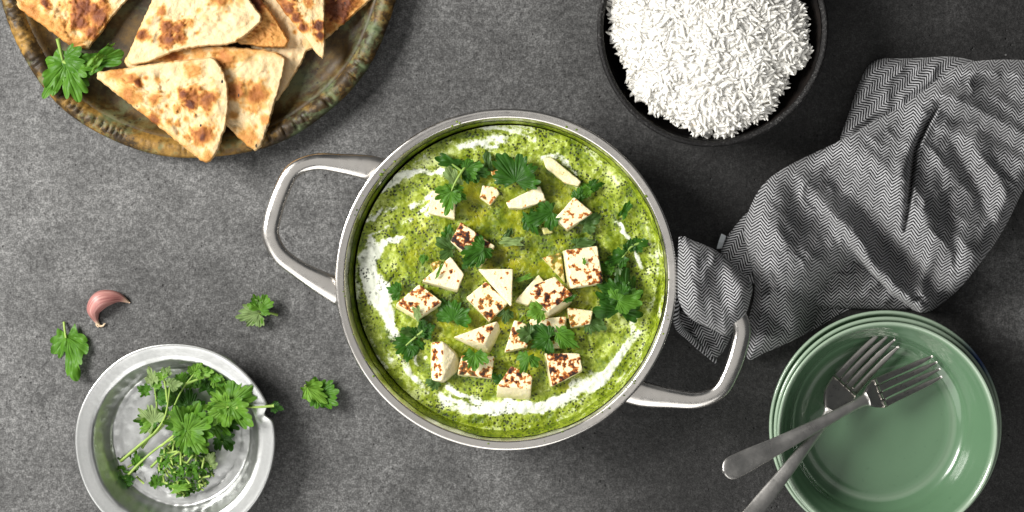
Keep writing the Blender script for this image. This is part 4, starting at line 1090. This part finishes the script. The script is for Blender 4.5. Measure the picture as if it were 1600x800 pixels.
# ------------------------------------------------------------------ forks
def fork(label, line, halfw, tine_spread, tip_i, roots, seed):
    """line: px, py, z along the fork from handle end to tine tip; stations by fraction"""
    pts = curve_pts([P(*q) for q in line], 120)
    s = np.concatenate([[0], np.cumsum(np.linalg.norm(np.diff(pts, axis=0), axis=1))]); s /= s[-1]
    tang = np.gradient(pts, axis=0); tang /= np.linalg.norm(tang, axis=1)[:, None]
    side = np.cross(tang, [0, 0, 1.]); side /= np.linalg.norm(side, axis=1)[:, None]
    at = lambda u: np.stack([np.interp(u, s, pts[:, k]) for k in range(3)], -1)
    sd = lambda u: np.stack([np.interp(u, s, side[:, k]) for k in range(3)], -1)
    r = thing('fork', label, 'fork', at(np.array([roots]))[0] , 'forks on the green bowls')
    hu, hw = zip(*halfw)
    neck = 0.665
    u = np.concatenate([np.linspace(0, .012, 6), np.linspace(.02, neck, 50)])
    w = np.interp(u, hu, hw) * S * np.sqrt(np.clip(1 - (1 - np.clip(u / .035, 0, 1)) ** 2, .02, 1))
    th = np.interp(u, [0, .1, .5, neck], [.0011, .0013, .0019, .0020])
    v, f = loft(at(u), w, th, 20, power=3.2, roof=.55)
    child('handle', v, f, M_FORK, r)
    u = np.linspace(neck - .004, roots + .006, 26)
    w = np.interp(u, hu, hw) * S
    c = at(u); sv = sd(u)
    nn = 17; q = np.linspace(-1, 1, nn)
    top = c[:, None] + sv[:, None] * (w[:, None, None] * q[None, :, None]); bot = top.copy()
    dish = 0.0022 * np.clip((u - neck) / .06, 0, 1)
    top[..., 2] += dish[:, None] * (q[None] ** 2) - dish[:, None] * .6 + .0012 * (1 - q[None] ** 4)
    bot[..., 2] = top[..., 2] - .0016
    V = np.vstack([top.reshape(-1, 3), bot.reshape(-1, 3)]); n0 = len(u) * nn
    F = grid_faces(len(u), nn) + [tuple(reversed(g)) for g in grid_faces(len(u), nn, off=n0)]
    for i in range(len(u) - 1):
        for j in (0, nn - 1):
            a, b2 = i * nn + j, (i + 1) * nn + j
            F.append((a, b2, b2 + n0, a + n0) if j == 0 else (b2, a, a + n0, b2 + n0))
    for j in range(nn - 1):
        a = (len(u) - 1) * nn + j; F.append((a, a + 1, a + 1 + n0, a + n0))
        a = j; F.append((a + 1, a, a + n0, a + 1 + n0))
    child('head', V, F, M_FORKHEAD, r)
    for k in range(4):
        off = (k - 1.5) / 1.5
        u = np.linspace(roots - .012, 1.0 - .012 * abs(off), 26)
        w0 = np.interp(roots, hu, hw) * S
        spread = np.interp(u, [roots, 1], [w0 * .80, tine_spread * S])
        c = at(u) + sd(u) * (spread * off)[:, None]
        c[:, 2] += .0003 + .0010 * off ** 2
        hwid = np.interp(u, [roots - .012, roots + .02, .93, 1.0], [w0 * .235, w0 * .225, w0 * .18, w0 * .06])
        v, f = loft(c, hwid, np.interp(u, [roots, .9, 1], [.0010, .0010, .0006]), 14, power=3.6)
        child('tine', v, f, M_FORKHEAD, r)
    return r
HW = [(0, 15.5), (.05, 17.5), (.12, 16.5), (.25, 13), (.4, 10), (.55, 7.6), (.62, 7.4), (.655, 9), (.685, 17), (.715, 22.5), (.75, 23), (.80, 22)]
fork('lower fork with its handle running off the edge, its neck under the other fork', [(1112, 892, .100), (1180, 798, .080), (1240, 722, .0665), (1290, 656, .0490), (1312, 614, .0400), (1330, 590, .0350), (1362, 556, .0325), (1396, 524, .0345)], HW, 17, 1, .775, 1)
fork('upper fork lying across the other fork with its whole handle visible', [(1130, 738, .0840), (1215, 696, .0700), (1270, 668, .0630), (1330, 636, .0540), (1360, 621, .0485), (1390, 606, .0425), (1430, 588, .0375), (1468, 570, .0360)], HW, 17, 1, .735, 2)

# ------------------------------------------------------------------ tin dish with herbs
DZ = 0.030
dx, dy, _ = P(273, 692.5, DZ)
dR = 157 * S * (1 - DZ / D)
prof = fine([(0.00002, .002), (.049, .002), (.053, .004), (dR - .0125, DZ - .0035), (dR - .001, DZ - .0012)], .004)
rp = [(dR - .001, DZ - .0012), (dR, DZ - .0002), (dR - .0010, DZ + .0006), (dR - .0024, DZ + .0002)]
inn = fine([(dR - .0024, DZ + .0002), (dR - .0115, DZ - .0010), (dR - .0135, DZ - .0024), (dR - .0190, DZ - .012), (.0545, .0062), (.0525, .0048), (.0505, .0056), (.0470, .0042), (.00002, .0040)], .0022)
full = prof[:-1] + rp[:-1] + inn
def notch(R, Z, A):
    R = R * (1 + .004 * np.sin(3 * A + 1) + .003 * np.sin(7 * A))
    k = np.exp(-((A - math.radians(17.5)) / .055) ** 2) * sstep(dR * .80, dR, R)
    # scalloped engraving round the floor and rows of hammer marks up the wall
    eng = .0005 * np.sin(A * 46) * np.exp(-((R - .0575) / .0028) ** 2) * (Z > .004)
    return R - .0050 * k, Z - .0018 * k + eng
v, f = lathe(full, 300, dx, dy, notch)
hr = np.tile(np.array([q[0] for q in full]), 300)
hammer = np.where(hr < dR - .0125, 1.0, .03)
dish = thing('tin_dish', 'round hammered tin dish with a dented rim holding fresh coriander', 'dish', (dx, dy, 0))
child('body', v, f, M_TIN, dish, attrs={'hammer': hammer})

HG = 'coriander sprigs in the tin dish'
FL = 0.0055
sprig('coriander sprig with three tiny pale tips and a long curved stem', HG, [[(188, 721, .012), (215, 698, .013), (243, 674, .018), (258, 650, .024), (264, 618, .027), (265, 602, .028)], [(262, 628, .026), (258, 600, .029), (254, 586, .030)], [(262, 600, .028), (270, 596, .030)]],
      [('pale', 264, 603, .030, 60, 19, dict(wk=.9, lobes=5)), ('pale', 268, 600, .031, 10, 20, dict(wk=.8)), ('fresh', 256, 590, .031, 100, 20, dict(wk=.7)), ('pale', 258, 586, .031, 60, 18, dict(wk=.7)), ('fresh', 255, 590, .030, 150, 16, dict(wk=.7))])
sprig('coriander sprig whose leaf hangs over the far inner wall of the dish', HG, [[(190, 720, .010), (224, 692, .012), (252, 668, .018), (268, 643, .023), (284, 610, .025), (304, 583, .024)], [(290, 600, .025), (318, 590, .024), (340, 588, .023)]],
      [('fresh', 302, 584, .026, 70, 22, dict(wk=.8)), ('fresh', 306, 582, .026, 10, 30, dict(wk=.75)), ('mid', 330, 586, .026, 20, 32, dict(wk=.7)), ('fresh', 336, 590, .025, -50, 28, dict(wk=.8)), ('mid', 316, 584, .025, 50, 24, dict(wk=.7)), ('mid', 345, 590, .024, -20, 26, dict(wk=.8))])
sprig('coriander sprig with the largest broad leaf in the middle of the dish', HG, [[(196, 747, .009), (220, 722, .011), (246, 700, .015), (266, 688, .019), (284, 680, .024)], [(252, 697, .016), (276, 676, .022), (290, 658, .027)]],
      [('fresh', 288, 672, .029, 62, 60, dict(wk=.95, lobes=5)), ('mid', 292, 668, .028, 115, 44, dict(wk=.8, lobes=3)), ('fresh', 292, 674, .030, -12, 52, dict(wk=.85, lobes=5)), ('mid', 286, 676, .027, -65, 40, dict(wk=.8)), ('mid', 306, 664, .026, 25, 56, dict(wk=.8))])
sprig('coriander sprig whose cut stem crosses the dented rim', HG, [[(428, 634, .0335), (404, 636, .034), (378, 636, .034), (352, 636, .031)], [(372, 636, .034), (366, 640, .033)]],
      [('fresh', 360, 630, .033, 40, 58, dict(wk=.8, lobes=5)), ('fresh', 358, 638, .032, -38, 50, dict(wk=.75)), ('fresh', 354, 636, .031, 178, 42, dict(wk=1.0, lobes=5)), ('mid', 350, 634, .029, 235, 40, dict(wk=.8)), ('dark', 426, 634, .030, -15, 22, dict(wk=.7))])
sprig('pale tipped coriander sprig nearest the dark inner wall of the dish', HG, [[(222, 700, .010), (238, 674, .013), (245, 640, .018), (242, 610, .022), (238, 590, .025)], [(240, 670, .013), (236, 655, .016)]],
      [('pale', 240, 596, .027, 105, 28, dict(wk=.6)), ('fresh', 242, 604, .026, 60, 30, dict(wk=.6)), ('pale', 240, 660, .019, 135, 38, dict(wk=.8, lobes=5)), ('mid', 243, 652, .018, 190, 34, dict(wk=.8)), ('fresh', 240, 662, .019, 215, 30, dict(wk=.8)), ('mid', 246, 620, .021, 20, 30, dict(wk=.8)), ('mid', 232, 612, .016, 160, 24, dict(wk=.8))])
sprig('dark coriander sprig underneath the lighter ones in the dish', HG, [[(236, 730, .008), (262, 704, .010), (300, 664, .013), (330, 640, .016)], [(300, 664, .013), (330, 676, .014), (348, 690, .013)]],
      [('dark', 296, 640, .015, 120, 40, dict(wk=.9, lobes=5)), ('mid', 276, 625, .014, 140, 36, dict(wk=.9)), ('dark', 322, 610, .016, 70, 34, dict(wk=.9)), ('mid', 330, 655, .015, -30, 46, dict(wk=.9, lobes=5)), ('dark', 344, 684, .014, -45, 34, dict(wk=1.0)), ('mid', 300, 605, .016, 100, 30, dict(wk=.8)), ('dark', 336, 662, .014, 10, 50, dict(wk=.8)), ('mid', 260, 650, .013, 160, 30, dict(wk=.9)), ('mid', 282, 600, .016, 60, 30, dict(wk=.8))])
loose_leaf('coriander_leaf', 'pale coriander leaf turned underside up on the chopped heap', 'herb leaf', HG, 'pale', 322, 728, .019, 60, 28, .9, 3)
loose_leaf('coriander_leaf', 'pale folded coriander leaf at the lower edge of the chopped heap', 'herb leaf', HG, 'fresh', 272, 764, .016, 10, 36, .5, 1)
loose_leaf('coriander_leaf', 'single small coriander leaf on the bare floor of the dish', 'herb leaf', HG, 'mid', 246, 758, .0062, 110, 20, .8, 3)
loose_leaf('coriander_leaf', 'dark coriander scrap below the stem ends on the dish wall', 'herb leaf', HG, 'dark', 205, 752, .010, 165, 24, .6, 3)
loose_leaf('coriander_leaf', 'small dark coriander piece beside the largest sprig stem', 'herb leaf', HG, 'mid', 216, 726, .009, 100, 26, .5, 3)
# chopped coriander, too small to tell apart
r_ = np.random.default_rng(11)
parts = []; 
def hz_(x, y): return FL + .0165 * math.exp(-(((x - 296) / 40) ** 2 + ((y - 728) / 34) ** 2) ** 1.2)
VV = []; FF = []; VN = []; off = 0
SV = []; SF = []; so = 0
for i in range(420):
    a = r_.uniform(0, 2 * math.pi); t = math.sqrt(r_.uniform(0, 1))
    x = 297 + 44 * t * math.cos(a) - 6; y = 728 + 44 * t * math.sin(a)
    if i > 398: x, y = r_.uniform(186, 230), r_.uniform(715, 760)
    z = hz_(x, y) + r_.uniform(0, .003)
    if i % 6 < 1:                                        # cut stem piece
        L = r_.uniform(4, 9) * S; yaw = r_.uniform(0, 6.28); pt = r_.normal(0, .3)
        d = np.array([math.cos(yaw) * math.cos(pt), math.sin(yaw) * math.cos(pt), math.sin(pt)]) * L
        c = P(x, y, z + .001)
        v, f = tube(np.stack([c - d, c, c + d]), .00085, 6)
        SV.append(v); SF += [tuple(q + so for q in g) for g in f]; so += len(v)
    else:
        n = r_.integers(4, 7); L = r_.uniform(5, 11) * S
        aa = np.sort(r_.uniform(0, 6.28, n)); rr = L * r_.uniform(.5, 1, n)
        v = np.stack([rr * np.cos(aa), rr * np.sin(aa) * .7, .15 * L * np.sin(aa * 2)], -1)
        v = np.vstack([[[0, 0, .1 * L]], v]); v = rot(v, r_.uniform(0, 6.28), r_.normal(0, .45), r_.normal(0, .45)) + P(x, y, z)
        VV.append(v); FF += [(off, off + 1 + k, off + 1 + (k + 1) % n) for k in range(n)]; VN.append(np.zeros(len(v))); off += len(v)
ch = mesh_obj('chopped_coriander', np.vstack(VV), FF, M_LEAF['mid'], attrs={'vein': np.concatenate(VN)}, loc=P(297, 728, FL))
tag(ch, 'heap of finely chopped coriander leaves and stalks in the tin dish', 'chopped herbs', None, 'stuff')
o = mesh_obj('chopped_stalks', np.vstack(SV) - np.asarray(ch.location), SF, M_STEM); o.parent = ch; o['kind'] = 'stuff'

# ------------------------------------------------------------------ loose bits on the table
TG = 'loose herbs around the dishes'
loose_leaf('coriander_leaf', 'single coriander leaf on the concrete below the garlic clove', 'herb leaf', TG, 'mid', 103, 526, .006, -78, 70, .68, 3, cup=.05, stem=[(100, 503, .002), (101, 514, .004), (103, 528, .006)], floor=.0012)
sprig('small pale coriander sprig on the concrete near the pan handle', TG, [[(434, 492, .002), (420, 489, .004), (404, 490, .008)], [(412, 489, .006), (405, 483, .009)]],
      [('pale', 404, 490, .008, 190, 38, dict(wk=.9, lobes=5)), ('fresh', 406, 484, .010, 65, 29, dict(wk=1.0, lobes=5)), ('mid', 404, 484, .006, 120, 22, dict(wk=.9)), ('fresh', 402, 492, .006, 245, 24, dict(wk=.8))], floor=.0012)
sprig('folded dark coriander leaf pair on the concrete between dish and pan', TG, [[(476, 602, .008), (486, 612, .006), (498, 618, .005)]],
      [('fresh', 480, 605, .010, -42, 48, dict(wk=.6, lobes=3, roll=-30)), ('mid', 494, 616, .006, 5, 46, dict(wk=.85, lobes=5)), ('mid', 492, 618, .005, -50, 30, dict(wk=.8)), ('fresh', 492, 618, .006, 190, 24, dict(wk=.6))], floor=.0012)

# garlic clove
gl = curve_pts([(153, 506), (149, 497), (147, 483), (156, 470), (170, 465), (186, 465), (203, 473)], 60)
gw = curve_pts([[2.2], [6], [12.8], [16], [13.5], [8], [1.0]], 60)[:, 0]
gz = 0.0006 + gw * S * .9
pts = P(gl[:, 0], gl[:, 1], gz)
v, f = loft(pts, gw * S * .90, gw * S * .84, 36, power=2.0)
tcoord = np.repeat(np.linspace(0, 1, 60), 36); acoord = np.tile(np.linspace(0, 1, 36, endpoint=False), 60)
ends = np.clip(sstep(.84, .98, tcoord) + sstep(.16, .02, tcoord), 0, 1)
nr_ = .00025 * np.sin(acoord * 2 * math.pi * 5 + 2) * np.sin(np.pi * tcoord)
v[:, 2] += nr_
clove = thing('garlic_clove', 'single unpeeled garlic clove with pink skin on the concrete', 'garlic', P(156, 484, 0))
child('skin', v, f, M_GARLIC, clove, attrs={'uvw': np.stack([tcoord, np.abs(acoord - .5) , acoord * 0], -1), 'ends': ends})
v, f = tube(curve_pts([P(153, 504, .0018), P(156, 509, .0012), P(161, 509, .0014), P(164, 505, .0020)], 10), np.linspace(.0012, .0006, 10))
child('root_end', v, f, M_ROOT, clove)
v, f = tube(curve_pts([P(152, 503, .0018), P(151, 508, .0014), P(154, 511, .0012)], 8), np.linspace(.0011, .0005, 8))
child('root_end', v, f, M_ROOT, clove)

# ------------------------------------------------------------------ napkin
nap = thing('napkin', 'crumpled grey herringbone cloth napkin between rice bowl and green bowls', 'napkin', P(1330, 330, 0))
def sheet(name, poly, low, height, roll, ang, folds=(), step=2.2, ridge=0.004, rdir=0.0, seed=1, stretch=1.0, rounds=2):
    """one layer of the folded cloth; low(x, y) height of its edge, height bulge inside, folds: (polyline, width, amp[, asym])"""
    loop = smooth_loop(poly, 260, rounds)
    X, Y, d, F = clipped_grid(loop, step)
    lo = low(X, Y) if callable(low) else np.full(X.shape, low)
    e = np.sqrt(np.clip(1 - (1 - np.clip(d / roll, 0, 1)) ** 2, 0, 1))
    Z = lo + height * e
    ins = sstep(0, roll * .8, d)
    for fo in folds:
        q, t, sd_ = polyline_dist(X, Y, fo[0])
        w = fo[1]; a = fo[2]
        if len(fo) > 3:
            w = np.where(sd_ * fo[3] > 0, w, w * 1.7)
        Z = Z + a * np.exp(-(q / w) ** 2) * np.sin(np.pi * np.clip(t * .9 + .05, 0, 1)) ** .6 * ins
    ca, sa = math.cos(rdir), math.sin(rdir)
    ux = X * ca + Y * sa; uy = -X * sa + Y * ca
    Z = Z + ridge * (fbm(ux * .008 + 3, uy * .030, seed, 3) - .5) * 2 * ins + .0018 * (fbm(X * .04, Y * .04, seed + 9, 3) - .5) * 2 * ins
    wr = 1 - np.abs(2 * fbm(ux * .012 + 8, uy * .022, seed + 40, 3) - 1)
    Z = Z + .0055 * (wr ** 3 - .35) * ins
    Z = np.maximum(Z, .0015)
    # weave coordinates follow the cloth: add run of the slope
    c2, s2 = math.cos(ang), math.sin(ang)
    bend = 26 * (fbm(X * .006, Y * .006, seed + 4, 2) - .5)
    zz = Z / S
    W = np.stack([(X * c2 + Y * s2) * stretch + bend, (-X * s2 + Y * c2) * stretch, zz * 0], -1)
    V = P(X, Y, Z)
    o = child(name, V, F, M_CLOTH, nap, attrs={'weave': W})
    return o
R_ = math.radians
# back flap lying flat
sheet('back_flap', [(1360, 90), (1338, 140), (1322, 190), (1308, 226), (1330, 240), (1420, 226), (1520, 170), (1560, 110), (1500, 86), (1420, 92)], .004, .016, 20, R_(52), ridge=.002, rdir=R_(-30), seed=2)
# dark tucked layer between lobe and body
sheet('tucked_layer', [(1172, 326), (1150, 350), (1124, 385), (1130, 420), (1160, 445), (1200, 440), (1215, 380), (1205, 335)], .006, .014, 18, R_(30), seed=3, ridge=.003)
# shaded underside of the overhanging fold
sheet('under_fold', [(1240, 400), (1300, 370), (1370, 420), (1425, 470), (1430, 484), (1390, 484), (1330, 482), (1260, 480)], .003, .010, 20, R_(0), seed=6, ridge=.002)
# main body: the upper half folded over the lower half along a long ridge
RIDGE = [(1215, 272), (1262, 308), (1310, 352), (1340, 392), (1362, 424), (1392, 456), (1432, 484)]
def shape_main(x, y):
    g = lambda cx, cy, r, a, sq=1.0, an=0.0: a * np.exp(-((((x - cx) * math.cos(an) + (y - cy) * math.sin(an)) / r) ** 2 + ((-(x - cx) * math.sin(an) + (y - cy) * math.cos(an)) / (r * sq)) ** 2))
    q, t, sd = polyline_dist(x, y, RIDGE)
    up = np.where(inside(x, y, RIDGE + [(1480, 560), (1760, 300), (1600, -40), (1150, 150)]), q, -q)
    cliff = sstep(0.02, .45, t) * sstep(-7, 7, up)
    roll = .022 * np.exp(-((up - 10) / 19) ** 2) * sstep(0.05, .5, t) * (up > -30)
    z = .006 + .016 * cliff + roll
    z = z + g(1214, 365, 56, .040, 1.9, R_(-16)) + g(1290, 400, 46, .014, 1.0) + g(1205, 520, 34, .008)
    z = z - .040 * sstep(125, 45, np.hypot(x - 1350, (y - 482) * 1.1)) * sstep(4, -6, up)
    z = z - .020 * np.exp(-((up - 46) / 20) ** 2) * sstep(.08, .4, t) + .024 * np.exp(-((up - 112) / 36) ** 2) * (up > 0)
    return z
sheet('main_sheet', [(1168, 330), (1192, 284), (1236, 255), (1316, 219), (1370, 186), (1415, 160), (1462, 126), (1500, 98), (1560, 92), (1640, 96), (1670, 200), (1604, 284), (1578, 342), (1553, 384), (1528, 416), (1508, 442), (1488, 462), (1466, 480), (1445, 491), (1425, 484), (1390, 478), (1345, 480), (1322, 484), (1280, 511), (1228, 538), (1190, 553), (1168, 567), (1165, 545), (1169, 500), (1182, 450), (1172, 405), (1160, 365)], shape_main, .020, 26, R_(10),
      folds=[([(1184, 452), (1210, 440), (1260, 462)], 12, -.008), ([(1180, 470), (1215, 500), (1230, 530)], 14, -.005), ([(1464, 170), (1452, 188), (1431, 232), (1423, 300), (1414, 360)], 2.5, -.024, 1), ([(1443, 170), (1418, 240), (1402, 330)], 16, .009),
             ([(1462, 250), (1448, 320), (1458, 400)], 20, .008), ([(1420, 160), (1470, 146), (1520, 166), (1610, 215)], 12, .013), ([(1478, 190), (1530, 198), (1610, 246)], 11, -.014), ([(1500, 128), (1560, 140), (1650, 185)], 10, -.012), ([(1490, 108), (1560, 112), (1650, 134)], 11, .008),
             ([(1488, 222), (1520, 284), (1550, 345)], 11, -.012), ([(1510, 220), (1555, 270), (1580, 322)], 11, .010), ([(1470, 300), (1492, 356), (1490, 425)], 10, -.007), ([(1405, 440), (1428, 458), (1446, 474)], 6, -.010), ([(1455, 400), (1440, 440), (1442, 478)], 9, .008), ([(1425, 470), (1440, 466), (1448, 476), (1440, 482)], 4, -.007)], ridge=.0045, rdir=R_(42), seed=21, step=2.0)
# lobe over the pan handle
sheet('lobe_underside', [(1056, 495), (1064, 520), (1090, 548), (1118, 566), (1140, 535), (1150, 500), (1110, 480), (1070, 470)], .008, .016, 10, R_(-20), seed=31, ridge=.002)
def low_lobe(x, y):
    return .060 - .040 * sstep(470, 560, y)
sheet('front_lobe', [(1066, 366), (1078, 374), (1100, 382), (1122, 392), (1146, 412), (1164, 430), (1178, 446), (1172, 470), (1166, 494), (1150, 512), (1138, 528), (1120, 518), (1098, 508), (1076, 498), (1059, 472), (1057, 440), (1058, 402)], low_lobe, .022, 22, R_(-8),
      folds=[([(1090, 390), (1085, 440), (1090, 490)], 14, .006), ([(1130, 410), (1120, 460), (1130, 510)], 14, -.005)], ridge=.003, rdir=R_(80), seed=33)
# rolled hem of the lobe
hem = curve_pts([P(1063, 370, .062), P(1061, 430, .060), P(1057, 500, .045), P(1078, 528, .030), P(1118, 564, .014)], 60)
v, f = loft(hem, np.interp(np.linspace(0, 1, 60), [0, .2, .6, 1], [2.5, 4, 6, 4]) * S, .0022, 12)
hs = np.repeat(np.linspace(0, 230, 60), 12); hc = np.tile(np.linspace(0, 14, 12), 60)
child('hem', v, f, M_CLOTH, nap, attrs={'weave': np.stack([hc, hs, hs * 0], -1)})
# care tag
v, f = loft(np.stack([P(1124, 388, .012), P(1127, 378, .016), P(1131, 367, .014)]), 4.5 * S, .0003, 8, up=(0.3, 0.2, 1))
child('tag', v, f, M_TAG, nap, smooth=False)
